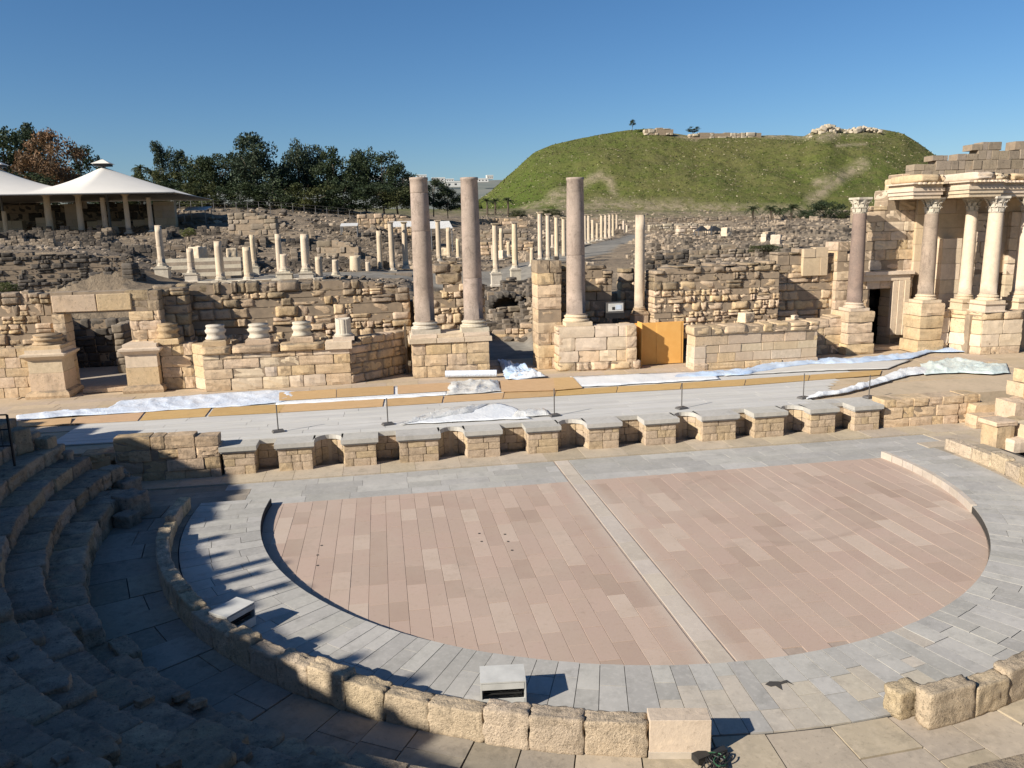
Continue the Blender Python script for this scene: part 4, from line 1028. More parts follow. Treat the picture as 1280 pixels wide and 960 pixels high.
# podium with two granite columns
B = Build('podium', 'square podium of large golden blocks carrying two tall pink columns', 'podium', (-3.3, 15.2, ZS))
a, b = PZ(517, 473, ZS), PZ(614, 470, ZS); y0 = a.y; zt = PY(560, 418, y0).z
masonry(B, (a.x, y0), (b.x, y0-.1), ZS, [(0, zt-.38)], 1.0, .52, 1.0, 'lime', 'worn', jit=.02)
masonry(B, (b.x, y0-.05), (b.x, y0+2.3), ZS, [(0, zt-.38)], .6, .52, 1.0, 'lime', 'worn')
masonry(B, (a.x, y0+2.3), (a.x, y0+.05), ZS, [(0, zt-.38)], .6, .52, 1.0, 'limerough', 'worn')
for i in range(3):
    l = (b.x-a.x+.3)/3; B.stone((a.x-.15+l*(i+.5), y0+.95, zt-.27), (l-.01, 2.2, .22), 0, 'ashlar', 'limepale', 'cap_slab'); B.stone((a.x-.05+(l-.06)*(i+.5), y0+1.0, zt-.07), (l-.08, 1.9, .18), 0, 'ashlar', 'limepale', 'cap_slab')
B.core.box(((a.x+b.x)/2, y0+1.2, ZS+.9), (b.x-a.x-.3, 1.9, 1.6)); B.done()
yc = y0+1.0
for px, pb, pt, w, cuts, lab, tx in ((532, 417, 222, 24.5, (.635, .895), 'tall pink granite column with two bands near its top, beside the timber post', 527), (592.5, 414, 222, 24, (.30,), 'tall pink granite column jointed low on its shaft, beside the passage', 585.5)):
    P = PY(px, pb, yc); T = PY(tx, pt, yc); D = depth(P)
    column(lab, P.x, yc, zt+.02, T.z-zt-.02, w/2*D/FPX, 'granite', None, True, None, cuts, 'three great pink granite columns', .86, 'marble', n=28, fillet=True)
B = wall_px('pier_wall', 'ragged standing pier of rough blocks between and behind the two pink columns', 'wall', 517, 606, 17.6, ZS, [(517, 372), (540, 366), (541, 330), (578, 324), (579, 362), (606, 352)], 1.2, ch=.42, bl=.7, mat='lime', style='rough', crust=.85, jit=.07, rag=.05); B.done()

# jamb pier, podium with the single column
B = wall_px('pier_wall', 'tall dark-faced stone pier framing the passage', 'wall', 671, 702, 15.3, ZS, [(671, 332), (676, 325), (702, 326)], 1.5, ch=.6, bl=.9, mat='limerough', style='worn', crust=.85, jit=.05, mats=['limerough', 'lime']); B.done()
B = Build('podium', 'low podium of golden blocks carrying one tall pink column', 'podium', (3.5, 14.6, ZS))
a, b = PZ(697, 463, ZS), PZ(800, 462, ZS); y0 = a.y-.3; zt = PY(745, 407, y0).z; z1 = ZS+.42
masonry(B, (a.x-.12, y0-.08), (b.x+.1, b.y+.12), ZS, [(0, z1)], 1.0, .42, .9, 'lime', 'rough')
masonry(B, (a.x, y0), (b.x-.1, b.y+.25), z1, [(0, zt)], .9, .56, 1.1, 'lime', 'worn', mats=['lime', 'limepale'])
masonry(B, (a.x-.05, y0+1.6), (a.x-.05, y0), ZS, [(0, zt)], .5, .5, .9, 'lime', 'rough'); masonry(B, (b.x-.1, b.y+.2), (b.x-.1, b.y+1.6), ZS, [(0, zt)], .5, .5, .9, 'lime', 'worn')
B.core.box(((a.x+b.x)/2, y0+1.2, ZS+1), (b.x-a.x-.5, 1.6, 1.7)); B.done()
P = PY(720, 405, y0+.75); T = PY(720, 222, y0+.75); D = depth(P)
column('tall pink granite column standing alone on the low podium beside the floodlight', P.x, y0+.75, zt+.0, T.z-zt, 23.5/2*D/FPX, 'granite', None, True, None, (.44,), 'three great pink granite columns', .86, 'limepale', n=28, fillet=True)
P = PY(767, 397, 15.6); lt = thing('floodlight', 'large grey floodlight with pale window on the low podium behind the single pink column', 'floodlight', (P.x, 15.5, P.z))
k = MB(); k.box((0, 0, .52), (.85, .5, .5)); link('housing', k.data('housing', MT['post']), lt)
k = MB(); k.box((0, -.262, .55), (.76, .02, .38)); link('front_frame', k.data('front_frame', MT['lampbox']), lt)
k = MB(); k.box((.14, -.277, .55), (.3, .012, .22)); link('lamp_window', k.data('lamp_window', MT['glasspane']), lt)
k = MB(); k.box((-.12, -.277, .5), (.14, .012, .14)); link('lamp_window', k.data('lamp_window', MT['lampdark']), lt)
k = MB(); k.box((0, 0, .13), (.9, .6, .26)); link('ballast_box', k.data('ballast_box', MT['darkmetal']), lt)
B = wall_px('ruin_wall', 'rough rubble-faced wall behind the single pink column with a dark hollow in it', 'wall', 700, 766, 17.0, ZS, [(700, 334), (722, 326), (750, 332), (766, 345)], .9, ch=.42, bl=.6, mat='limerough', style='rough', crust=.85, jit=.1, rag=.08, mats=['lime', 'limerough']); B.done()
B = wall_px('ruin_wall', 'narrow wall stub catching the sun between the dark recess and the slim column', 'wall', 776, 800, 18.0, ZS, [(776, 336), (800, 334)], .8, ch=.45, bl=.6, mat='limerough', style='rough', crust=.85, jit=.05); B.done()
P = PY(799, 396, 16.2); T = PY(801, 268, 16.2); D = depth(P)
column('slim weathered column beside the orange hoarding, split light and dark down its shaft', P.x, 16.2, P.z-.35, T.z-P.z+.35, 12.5/2*D/FPX, 'colpale', None, True, (.55, .36), (), None, .92, 'limerough', n=16, broken=.25)
# orange board hoarding
A = PZ(800, 459, ZS); E = PZ(866, 460, ZS); H = PY(862, 403, A.y).z-ZS
hb = thing('hoarding', 'bright orange boarded hoarding with a deep shadow, standing between two podiums', 'hoarding', (A.x, A.y, ZS))
k = MB(); k.box(((E.x-A.x)/2, .6, H/2), (E.x-A.x+.2, .03, H)); link('back_board', k.data('back_board', MT['plyorange']), hb)
k = MB(); k.box((.05, .24, H/2+.05), (.03, .68, H+.1)); link('side_board', k.data('side_board', MT['plyorange']), hb)
k = MB(); k.box(((E.x-A.x)*.72, .575, H/2), ((E.x-A.x)*.55, .02, H-.03)); link('front_board', k.data('front_board', MT['plyorange']), hb)

# long smooth podium
B = Build('podium', 'long low smooth limestone podium with a ragged moulded top, beside the orange hoarding', 'podium', (12, 13.6, ZS))
a, b, c = PZ(865, 461, ZS), PZ(1022, 447, ZS), PZ(1050, 441, ZS); zt = PY(940, 405, a.y).z
a.y = 12.9; b.y = 13.1
a.x = PY(868, 440, a.y).x; b.x = PY(1021, 440, b.y).x; zt = PY(940, 405, 13).z
masonry(B, (a.x-.05, a.y-.08), (b.x+.05, b.y-.08), ZS, [(0, ZS+.32)], .8, .32, 1.2, 'lime', 'worn')
masonry(B, (a.x, a.y), (b.x, b.y), ZS+.32, [(0, zt-.42)], .8, .42, 1.1, 'limepale', 'ashlar', mats=['lime', 'limepale', 'beige'])
masonry(B, (a.x-.1, a.y-.1), (b.x+.05, b.y-.1), zt-.42, [(0, zt)], 1.0, .42, 1.2, 'lime', 'rough', jit=.04, rag=.06)
masonry(B, (a.x, a.y+1.0), (a.x, a.y), ZS, [(0, zt-.05)], .6, .5, .9, 'limepale', 'ashlar')
masonry(B, (b.x, b.y), (b.x+.05, b.y+2.2), ZS, [(0, zt-.05)], .6, .5, .9, 'lime', 'worn')
B.core.box(((a.x+b.x)/2+.4, 14.4, ZS+.95), (b.x-a.x-1.2, 2.6, 1.85)); B.done()
B = wall_px('ruin_wall', 'thick block-built ruin above the long smooth podium, its top sloping with rubble', 'wall', 818, 976, 15.3, ZS+1.2, [(818, 345), (825, 338), (870, 331), (930, 332), (965, 326), (976, 336)], 1.4, ch=.38, bl=.55, mat='lime', style='rough', crust=.85, jit=.08, rag=.09, mats=['lime', 'lime', 'limerough']); B.done()
B = wall_px('ruin_wall', 'shaded recess wall between the thick block ruin and the smooth orange-tinted block', 'wall', 972, 1052, 16.9, ZS, [(972, 316), (1002, 315), (1003, 310), (1036, 309), (1037, 320), (1052, 318)], .9, ch=.42, bl=.75, mat='lime', style='rough', crust=.85, jit=.06, rag=.03, mats=['lime', 'limerough']); B.done()
B = wall_px('smooth_block', 'smooth orange-tinted upright masonry block in the recess wall', 'wall', 1005, 1036, 16.7, PY(1010, 345, 16.7).z, [(1005, 312), (1036, 308)], .5, ch=1.0, bl=1.0, mat='beige', style='fine', core=False); B.done()
B = wall_px('ruin_wall', 'low rear wall joining the long podium to the doorway pier', 'wall', 1018, 1062, 15.4, ZS, [(1018, 402), (1062, 390)], .9, ch=.45, bl=.8, mat='lime', style='worn', jit=.05); B.done()
for px, py, s, l in ((933, 385, .5, 'tilted loose slab on the long podium in front of the block ruin'), (993, 402, .22, 'pair of white pebbles on the podium end')):
    P = PY(px, py, 14.2); me, a_ = pool('block', 1.6, 'limepale'); tag(link('loose_stone', me[0], None, (P.x, 14.2, zt+s*.35), .4, (s*1.4/a_, s, s)), l, 'stone')

# doorway at the far corner with its columns
yD = 16.6
B = wall_px('doorway_wall', 'tall ruined wall with stepped broken top and a dark doorway', 'wall', 1048, 1152, yD, ZS, [(1048, 300), (1056, 300), (1057, 318), (1078, 316), (1079, 258), (1109, 257), (1110, 248), (1113, 248), (1114, 230), (1121, 228), (1122, 218), (1152, 216)], 1.2, [(1081, 470, 1117, 357)], ch=.55, bl=.85, mat='lime', style='worn', jit=.05, mats=['lime', 'limepale', 'lime', 'beige'])
zd = PY(1100, 357, yD).z; xa, xb = PY(1074, 357, yD).x, PY(1134, 357, yD).x
B.stone(((xa+xb)/2, yD-.08, zd+.42), (xb-xa, .3, .32), 0, 'fine', 'limepale', 'door_lintel'); B.stone(((xa+xb)/2+.1, yD-.16, zd+.68), (xb-xa+.1, .42, .18), 0, 'fine', 'limepale', 'door_cornice')
xr0, xr1 = PY(1112, 380, yD).x, PY(1131, 380, yD).x; z0f, z1f = PY(1120, 418, yD).z, zd+.26
for i, (u, o) in enumerate(((.0, .06), (.34, .12), (.68, .18))):
    w = (xr1-xr0)*.33; B.stone((xr0+(xr1-xr0)*u+w/2, yD-.05-o/2, (z0f+z1f)/2), (w-.01, .2+o, z1f-z0f), 0, 'fine', 'limepale', 'door_frame')
xs0, xs1 = PY(1078, 440, yD).x, PY(1126, 440, yD).x; B.stone(((xs0+xs1)/2, yD-.5, ZS+.09), (xs1-xs0, 1.0, .18), 0, 'ashlar', 'lime', 'door_sill')
B.done()
k = MB(); xx0, xx1 = PY(1075, 400, yD+1.2).x, PY(1121, 400, yD+1.2).x
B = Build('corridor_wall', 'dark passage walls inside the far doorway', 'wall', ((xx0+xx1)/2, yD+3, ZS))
masonry(B, (xx0-.8, yD+3.6), (xx1+2.2, yD+3.6), ZS, [(0, 6)], .5, .6, 1, 'basalt', 'worn'); masonry(B, (xx0-.2, yD+3.5), (xx0-.2, yD+1.25), ZS, [(0, 6)], .5, .6, 1, 'basalt', 'worn'); masonry(B, (xx1+.5, yD+1.25), (xx1+.5, yD+3.5), ZS, [(0, 6)], .4, .6, 1, 'basalt', 'worn')  # basalt tone puts the shade of the doorway into the wall colour
for i in range(4): B.stone(((xx0+xx1)/2, yD+1.5+.62*i, 4.6), (4.2, .61, .5), 0, 'ashlar', 'basalt', 'roof_slab')  # roof added over the passage to keep sunlight out of the doorway
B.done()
def engaged(label, short, px, pb, pt, y, w, ped_top, mat, w_ped, blocks=4, cap='cor', group=None, bmat='limepale'):
    """column on a stacked-block pedestal"""
    P = PY(px, pb, y); Q = PY(px-1, ped_top, y); T = PY(px+3, pt, y); D = depth(P); hw = w_ped/2*D/FPX
    h = (Q.z-ZS)/blocks; B = Build('block_pedestal', 'pedestal of stacked limestone blocks under the '+short, 'pedestal', (P.x, y, ZS), None)
    for i in range(blocks):
        s = hw*(1.1 if i in (0, blocks-1) else 1.0)*random.uniform(.95, 1.05)
        B.stone((P.x+random.uniform(-.03, .03), y, ZS+h*(i+.5)), (2*s, 2*s, h-.01), random.uniform(-.03, .03), 'worn', 'lime')
    B.done(); column(label, P.x, y, Q.z, T.z-Q.z, w/2*D/FPX, mat, cap, True, None, (), group, .86, bmat, n=22)
engaged('brown granite column with Corinthian capital standing free before the far doorway', 'brown granite column before the far doorway', 1064, 440, 247, 15.5, 18, 388, 'granitedark', 34, 4)
engaged('pink granite column with Corinthian capital at the corner of the standing facade', 'pink corner column of the standing facade', 1151, 440, 247, 14.9, 18, 378, 'granite', 32, 4)

# standing facade: podium, columns, back wall, entablature
B = Build('podium', 'golden projecting podium under the standing facade columns', 'podium', (24, 13.5, ZS))
q = [PZ(1176, 441, ZS), PZ(1197, 441, ZS), PZ(1227, 446, ZS), PZ(1271, 441, ZS), PZ(1278, 437, ZS)]
q0 = (22.4, 14.6); q1 = (22.95, 14.5); q2 = (23.5, 12.85); q3 = (25.7, 12.75); q4 = (26.3, 13.6); q5 = (30.5, 13.2); zq = PY(1235, 390, 12.9).z
for A, E in ((q0, q1), (q1, q2), (q2, q3), (q3, q4), (q4, q5)):
    masonry(B, A, E, ZS, [(0, ZS+.4)], .6, .4, .9, 'lime', 'worn'); masonry(B, A, E, ZS+.4, [(0, zq-.42)], .55, .66, 1.0, 'limepale', 'worn', mats=['lime', 'limepale'])
    masonry(B, A, E, zq-.42, [(0, zq)], .65, .42, 1.0, 'lime', 'rough', jit=.04)
B.core.box((26, 14.7, ZS+1.0), (5.6, 2.6, 1.95)); B.core.box((24.6, 13.7, ZS+1.0), (1.6, 1.2, 1.9)); B.done()
k = MB(); k.prism([(23.05, 14.5), (23.55, 12.95), (25.6, 12.85), (26.2, 13.7), (30.5, 13.3), (30.5, 16.2), (22.5, 16.2), (22.5, 14.6)], zq-.3, zq-.03); struct(link('podium_paving', k.data('podium_paving', MT['limerough'], fix=True)))
yW = 16.4
B = wall_px('facade_back_wall', 'high smooth beige wall behind the facade columns, dark stone along its foot', 'wall', 1150, 1420, yW, PY(1235, 340, yW).z, [(1150, 222), (1420, 190)], .8, ch=.8, bl=1.3, mat='beige', style='fine', jit=.01, tilt=-1.5)
zdk = PY(1235, 340, yW).z
A_ = PY(1185, 380, yW); E_ = PY(1420, 380, yW-1.5)
masonry(B, (A_.x, yW+.05), (E_.x, yW-1.25), ZS+1.5, [(0, zdk-.02)], .7, .5, .7, 'basalt', 'worn', mats=['basalt', 'greywall'], jit=.03)
masonry(B, (PY(1150, 380, yW).x, yW+.02), (A_.x-.02, yW-.0), ZS+1.5, [(0, zdk-.02)], .7, .6, 1, 'beige', 'fine')
B.done()
B = Build('wall_pier', 'slim smooth pilaster with broken top behind the first facade column', 'wall', (22.9, 15.6, 3)); a = PY(1172, 385, 15.6).x; b = PY(1194, 385, 15.6).x; z0, z1 = zq-.1, PY(1185, 292, 15.6).z
masonry(B, (a, 15.6), (b, 15.5), z0, [(0, z1), (.35, z1), (b-a, z1-1.0)], .6, .75, 1.2, 'beige', 'fine', mats=['beige', 'limepale']); B.done()
for px, w in ((1220, 20), (1262, 14)):
    B = Build('wall_pier', {1220: 'sunlit ragged-edged pilaster behind the middle facade columns', 1262: 'ragged-edged pilaster half hidden behind the outer facade column'}[px], 'wall', (PY(px, 380, 15.4).x, 15.4, 3)); a = PY(px-w/2, 385, 15.4).x; b = PY(px+w/2, 385, 15.4).x
    masonry(B, (a, 15.5), (b, 15.4), zq-.1, [(0, PY(px, 265, 15.4).z)], .7, .62, .8, 'limepale', 'worn', rag=.1, jit=.03); B.done()
cols = ((1204, 388, 247, 14.6, 15, 'limepale', 'pale smooth column set back second from the pink corner column of the facade'), (1233, 391, 245, 13.4, 19, 'limepale', 'pale smooth column standing forward on the podium projection of the facade'), (1273, 391, 244, 14.0, 19, 'limepale', 'pale smooth column at the very edge of the frame on the facade podium'), (1318, 391, 240, 13.8, 19, 'limepale', 'pale smooth column of the facade beyond the frame edge'))
CX = []
for px, pb, pt, y, w, mt, lab in cols:
    P = PY(px, pb, y); T = PY(px+4, pt, y); D = depth(P); CX.append(P.x)
    column(lab, P.x, y, zq-.02, T.z-zq, w/2*D/FPX, mt, 'cor', True, (.42, w*.72*D/FPX), (), 'columns of the standing facade', .86, 'limepale', n=22)
# entablature steps forward over the columns
ze0, ze1 = PY(1240, 246, 13.6).z, PY(1240, 226, 13.6).z; zc1 = PY(1240, 216, 13.6).z
E = thing('entablature', 'carved pale entablature stepping in and out above the facade columns', 'entablature', (24, 14.5, ze0), None)
x1 = PY(1140, 235, 14.5).x; seg_e = [(x1, PY(1176, 235, 14.4).x, 14.35), (PY(1176, 235, 14.4).x, PY(1212, 235, 14.4).x, 15.1), (PY(1212, 235, 13).x, PY(1252, 235, 13).x, 13.0), (PY(1252, 235, 13).x, 32, 13.9)]
for i, (a, b, yf) in enumerate(seg_e):
    H = ze1-ze0
    for j, (o, z0, z1) in enumerate(((0, 0, .22), (.06, .225, .45), (.12, .455, .66), (.04, .665, .9), (.2, .905, 1.0))):
        k = MB(); k.prism([(a-24-o, yf-o-14.5), (b-24+(o if i != 1 else -.02), yf-o-14.5), (b-24+(o if i != 1 else -.02), 16.3-14.5), (a-24-o, 16.3-14.5)], H*z0, H*z1)
        link(('fascia', 'fascia', 'fascia', 'frieze', 'cornice_bed')[j], k.data('fascia', MT['limepale'], fix=True), E)
    x = a
    while x < b-.1:
        l = min(random.uniform(.8, 1.4), b-x); o = .27+random.uniform(-.1, .06); hc = zc1-ze0-H*1.004+random.uniform(-.05, .02)
        me, aa = pool('rough', l/hc, 'lime' if random.random() < .5 else 'limepale'); link('cornice_stone', me[0], E, (x-24+l/2, (yf-o+16.3)/2-14.5, H*1.004+hc/2), 0, (l/aa*1.0, 16.3-yf+o, hc*1.02)); x += l
    n = int((b-a)/.22)
    for q in range(n):
        k = MB(); k.box((a-24+(q+.5)*(b-a)/n, yf-.27-14.5, H*.945), (.1, .16, .1)); link('dentil', k.data('dentil', MT['limepale']), E)
B = wall_px('upper_wall', 'grey weathered upper wall with crenellated broken top crowning the facade', 'wall', 1143, 1420, 16.2, zc1-.1, [(1143, 205), (1170, 205), (1170.1, 194), (1190, 194), (1190.1, 200), (1200, 200), (1200.1, 192), (1216, 192), (1216.1, 180), (1224, 180), (1224.1, 177), (1256, 177), (1256.1, 188), (1270, 188), (1270.1, 176), (1290, 176), (1290.1, 186), (1420, 176)], .8, ch=.45, bl=.5, mat='greywall', style='ashlar', jit=.03, tilt=-1.2); B.done()

# ================================================================== GROUND
CTRL = []
for px, rows in {-200: ((314, 30.5), (310, 42), (300, 62), (294, 74), (270, 100), (255, 140)),
                 0: ((316, 30.5), (310, 42), (300, 62), (295, 74), (268, 100), (258, 130)),
                 130: ((321, 30.5), (314, 42), (303, 60), (293, 73), (268, 100), (258, 130)),
                 185: ((345, 30.5), (325, 44)), 230: ((354, 30.5), (352, 34), (335, 42), (305, 56), (292, 68), (265, 92), (257, 120)),
                 330: ((352, 34), (332, 46), (310, 56), (292, 70), (266, 92), (257, 120)),
                 430: ((350, 34), (336, 45), (308, 58), (292, 72), (272, 95), (262, 120)),
                 500: ((352, 38), (339, 46), (318, 58), (300, 75), (278, 100), (268, 135)),
                 570: ((358, 40), (342, 46), (324, 60), (298, 85), (278, 120), (270, 170)),
                 630: ((362, 40), (350, 46), (324, 62), (298, 90), (280, 130), (268, 180)),
                 690: ((352, 40), (328, 48), (310, 70), (294, 105), (280, 140), (262, 190)),
                 780: ((348, 36), (330, 48), (299, 98), (290, 125), (276, 165), (262, 195)),
                 860: ((338, 36), (318, 50), (298, 80), (288, 120), (275, 160), (262, 195)),
                 1000: ((328, 36), (305, 55), (290, 85), (282, 115), (270, 160), (262, 195)),
                 1150: ((320, 36), (300, 55), (288, 85), (280, 115), (268, 160), (262, 195)),
                 1400: ((310, 36), (295, 55), (285, 85), (278, 115), (268, 160), (262, 195))}.items():
    for py, Y in rows: CTRL.append(PY(px, py, Y))
def keyxy(x, y):
    return np.stack([np.arctan2(x-CAM.x, np.maximum(y-CAM.y, 20))*6, np.log(np.maximum(y-CAM.y, 25))*4], -1)
_ca = np.array([[p.x, p.y, p.z] for p in CTRL]); _ck = keyxy(_ca[:, 0], _ca[:, 1])
_d = np.linalg.norm(_ck[:, None]-_ck[None], axis=-1); _n = len(_ca)
_A = np.zeros((_n+3, _n+3)); _A[:_n, :_n] = _d+np.eye(_n)*.02; _A[:_n, _n] = 1; _A[:_n, _n+1] = _ck[:, 0]; _A[:_n, _n+2] = _ck[:, 1]
_A[_n:, :_n] = _A[:_n, _n:].T
_w = np.linalg.solve(_A, np.concatenate([_ca[:, 2], np.zeros(3)]))
def terr(x, y):
    x = np.asarray(x, float); y = np.asarray(y, float); sh = x.shape; x = x.ravel(); y = y.ravel(); out = np.zeros(len(x))
    for i in range(0, len(x), 20000):
        k = keyxy(np.clip(x[i:i+20000], -400, 500), np.clip(y[i:i+20000], 29, 220)); d = np.linalg.norm(k[:, None]-_ck[None], axis=-1)
        out[i:i+20000] = d@_w[:_n]+_w[_n]+k@_w[_n+1:]
    z = out
    ss = lambda a, b, t: np.clip((t-a)/(b-a), 0, 1)**2*(3-2*np.clip((t-a)/(b-a), 0, 1))
    near = 4.3
    z = np.where(y < 34, near+(z-near)*np.where(x < -22, ss(29.0, 30.2, y), ss(24, 34, y)), z)
    pit = ss(-4.2, -3.2, x)*(1-ss(2.5, 3.6, x+0*y))     # the passage
    zp = .95+(z-.95)*ss(25, 46, y)
    z = z+(zp-z)*pit
    pit2 = (ss(-23.5, -23, x)*(1-ss(-16, -15.5, x)))*(1-ss(23, 23.6, y)); z = z+(.7-z)*pit2
    pit3 = (ss(18, 18.4, x)*(1-ss(23, 23.5, x)))*(1-ss(20.4, 21, y)); z = z+(.7-z)*pit3
    z = np.where(y < 18.6, -.3, z)
    z = np.where(y > 220, z+(2-z)*ss(220, 600, y), z)
    return z.reshape(sh)
ys = np.concatenate([[-400, -120, -60, -30, 0, 10, 18.55, 18.65], np.arange(19.2, 60, .55), np.arange(60, 110, 1.0), np.arange(110, 230, 2.2), np.geomspace(235, 6000, 26)])
xs = np.concatenate([-np.geomspace(6000, 75, 22), np.arange(-70, 90, .7), np.geomspace(92, 6000, 30)])
XX, YY = np.meshgrid(xs, ys); ZZ = terr(XX, YY)
bump = np.array([(vnoise((x, y, 0), .22, 3)*.5+vnoise((x, y, 0), .7, 5)*.35)*(.35 if y < 70 else .8) for x, y in zip(XX.ravel(), YY.ravel())]).reshape(XX.shape)
# street given as ((pixel), y) pairs
def street_mask(x, y, S=(((735, 318), 62, (640, 338), 47, 3.0), ((800, 296), 110, (735, 318), 62, 2.4), ((640, 338), 47, (530, 345), 44, 3.6), ((530, 345), 44, (300, 352), 36, 2.4))):
    m = np.zeros(x.shape)
    L = [(*PY(*a, Ya)[:2], *PY(*b, Yb)[:2], w) for a, Ya, b, Yb, w in S]+[(-.2, 17, .6, 24, 2.2)]
    for ax, ay, bx, by, w in L:
        dx, dy = bx-ax, by-ay; t = np.clip(((x-ax)*dx+(y-ay)*dy)/(dx*dx+dy*dy), 0, 1)
        m = np.maximum(m, np.clip((w-np.hypot(x-ax-t*dx, y-ay-t*dy))/.6, 0, 1))
    return m
pav = street_mask(XX, YY)
ZZ = ZZ+np.where(YY > 19, bump*(1-pav)*np.clip((YY-19)/8, 0, 1), 0)
def grid_mesh(name, X, Y, Z, mat, attrs={}):
    h, w = X.shape; v = np.stack([X, Y, Z], -1).reshape(-1, 3); i = np.arange(h*w).reshape(h, w)
    f = np.stack([i[:-1, :-1], i[:-1, 1:], i[1:, 1:], i[1:, :-1]], -1).reshape(-1, 4)
    me = bpy.data.meshes.new(name); me.from_pydata(v.tolist(), [], f.tolist()); me.materials.append(MT[mat])
    me.polygons.foreach_set('use_smooth', [True]*len(me.polygons))
    for k, a in attrs.items():
        at = me.attributes.new(k, 'FLOAT', 'POINT'); at.data.foreach_set('value', a.ravel().astype(np.float32))
    me.update(); return link(name, me)
bear = np.degrees(np.arctan2(XX-CAM.x, YY-CAM.y))
gr = np.clip((YY-150)/60, 0, .8)*(.4+.6*(bump > 0)); gr = np.maximum(gr, .5*np.clip((YY-95)/40, 0, 1)*(bear < 3))
struct(grid_mesh('ground', XX, YY, ZZ, 'ground', {'grass': gr, 'paved': pav}))
def tz(x, y): return float(terr(np.array([x]), np.array([y]))[0])
def on(px, Y):
    """ground point in the bearing of a column of the picture at depth Y"""
    d = ray(px, 300); x = CAM.x+d.x/d.y*(Y-CAM.y); return Vector((x, Y, tz(x, Y)))

# ================================================================== TELL (mound)
us = [560, 598, 612, 630, 650, 668, 690, 720, 760, 790, 815, 840, 870, 900, 950, 985, 1005, 1020, 1035, 1060, 1080, 1105, 1130, 1150, 1168, 1200, 1240, 1300, 1400]
rimy = [262, 250, 240, 224, 206, 190, 181, 174, 166, 162, 160.5, 166, 171, 169.5, 169, 169, 170, 162, 158, 162, 159, 162, 167, 180, 193, 214, 238, 262, 285]
PXs = np.linspace(570, 1400, 300); RY = np.interp(PXs, us, rimy)
Yb = np.interp(PXs, [570, 620, 700, 900, 1100, 1250, 1400], [235, 205, 190, 186, 186, 200, 230]); Yr = np.interp(PXs, [570, 620, 700, 900, 1100, 1250, 1400], [262, 262, 258, 252, 252, 250, 262])
nv = 96; TX = np.zeros((nv+22, len(PXs))); TY = TX.copy(); TZ = TX.copy()
for i, (px, ry, yb, yr) in enumerate(zip(PXs, RY, Yb, Yr)):
    r = PY(px, ry, yr); d = ray(px, 260); xb = CAM.x+d.x/d.y*(yb-CAM.y); zb = tz(xb, min(yb, 219))-1.5
    for j in range(nv):
        t = j/(nv-1); pz = t+.04*math.sin(math.pi*t)*min(1, max(0, (px-680)/150))+.03*math.sin(t*9+px*.02)*math.sin(math.pi*t)
        x, y, z = xb+(r.x-xb)*t, yb+(yr-yb)*t, zb+(r.z-zb)*pz
        e = math.sin(math.pi*min(1, t*1.02))
        g = abs(vnoise((x*.045, t*.9, 0), 1.0, 31))*4.5+vnoise((x, y, z), .05, 33)*2.4+vnoise((x, y, z), .14, 35)*1.2+vnoise((x, y, z), .4, 36)*.5
        z += -g*e*(1 if r.z-zb > 6 else .2)+1.2*e*min(1, max(0, (px-680)/150)); 
        if t > .93: z = min(z, zb+(r.z-zb)*1.0+vnoise((x, y, z), .3, 37)*.35)
        TX[j, i], TY[j, i], TZ[j, i] = x, y, z
    for j in range(22):
        t = (j+1)/22; TX[nv+j, i] = r.x+(r.x-CAM.x)*.25*t; TY[nv+j, i] = yr+75*t; TZ[nv+j, i] = r.z-(r.z-2)*max(0, t-.55)/.45-1.2*t
scar = np.zeros(TX.shape); lush = np.zeros(TX.shape)
SC_L = [([(722, 252), (724, 236), (738, 224), (752, 219), (762, 226), (768, 242)], 5), ([(690, 246), (712, 238)], 7), ([(650, 262), (690, 252), (720, 250)], 4), ([(745, 255), (800, 258), (860, 258)], 8), ([(1012, 252), (1030, 238), (1050, 222), (1080, 205)], 7), ([(1020, 228), (1052, 222)], 5), ([(808, 161), (840, 168), (870, 174)], 3), ([(1012, 166), (1032, 160), (1060, 163), (1100, 161)], 7), ([(1025, 172), (1045, 168)], 6), ([(950, 170), (1010, 172)], 3), ([(700, 258), (1000, 262)], 6), ([(1045, 182), (1082, 180)], 2)]
for j in range(nv+22):
    for i in range(len(PXs)):
        if j < nv:
            q = px_of((TX[j, i], TY[j, i], TZ[j, i])); best = 0
            for pl, w in SC_L:
                for a, b in zip(pl, pl[1:]):
                    dx, dy = b[0]-a[0], b[1]-a[1]; t = max(0, min(1, ((q[0]-a[0])*dx+(q[1]-a[1])*dy)/(dx*dx+dy*dy)))
                    best = max(best, 1-math.hypot(q[0]-a[0]-t*dx, q[1]-a[1]-t*dy)/(w*1.6))
            scar[j, i] = max(0, best, .55*max(0, 1-j/9)); lush[j, i] = max(0, min(1, (745-PXs[i])/90))*(.5+.5*(1-j/nv))
        else: scar[j, i] = .7
struct(grid_mesh('grassy_hill', TX, TY, TZ, 'tell', {'scar': scar, 'lush': lush}))
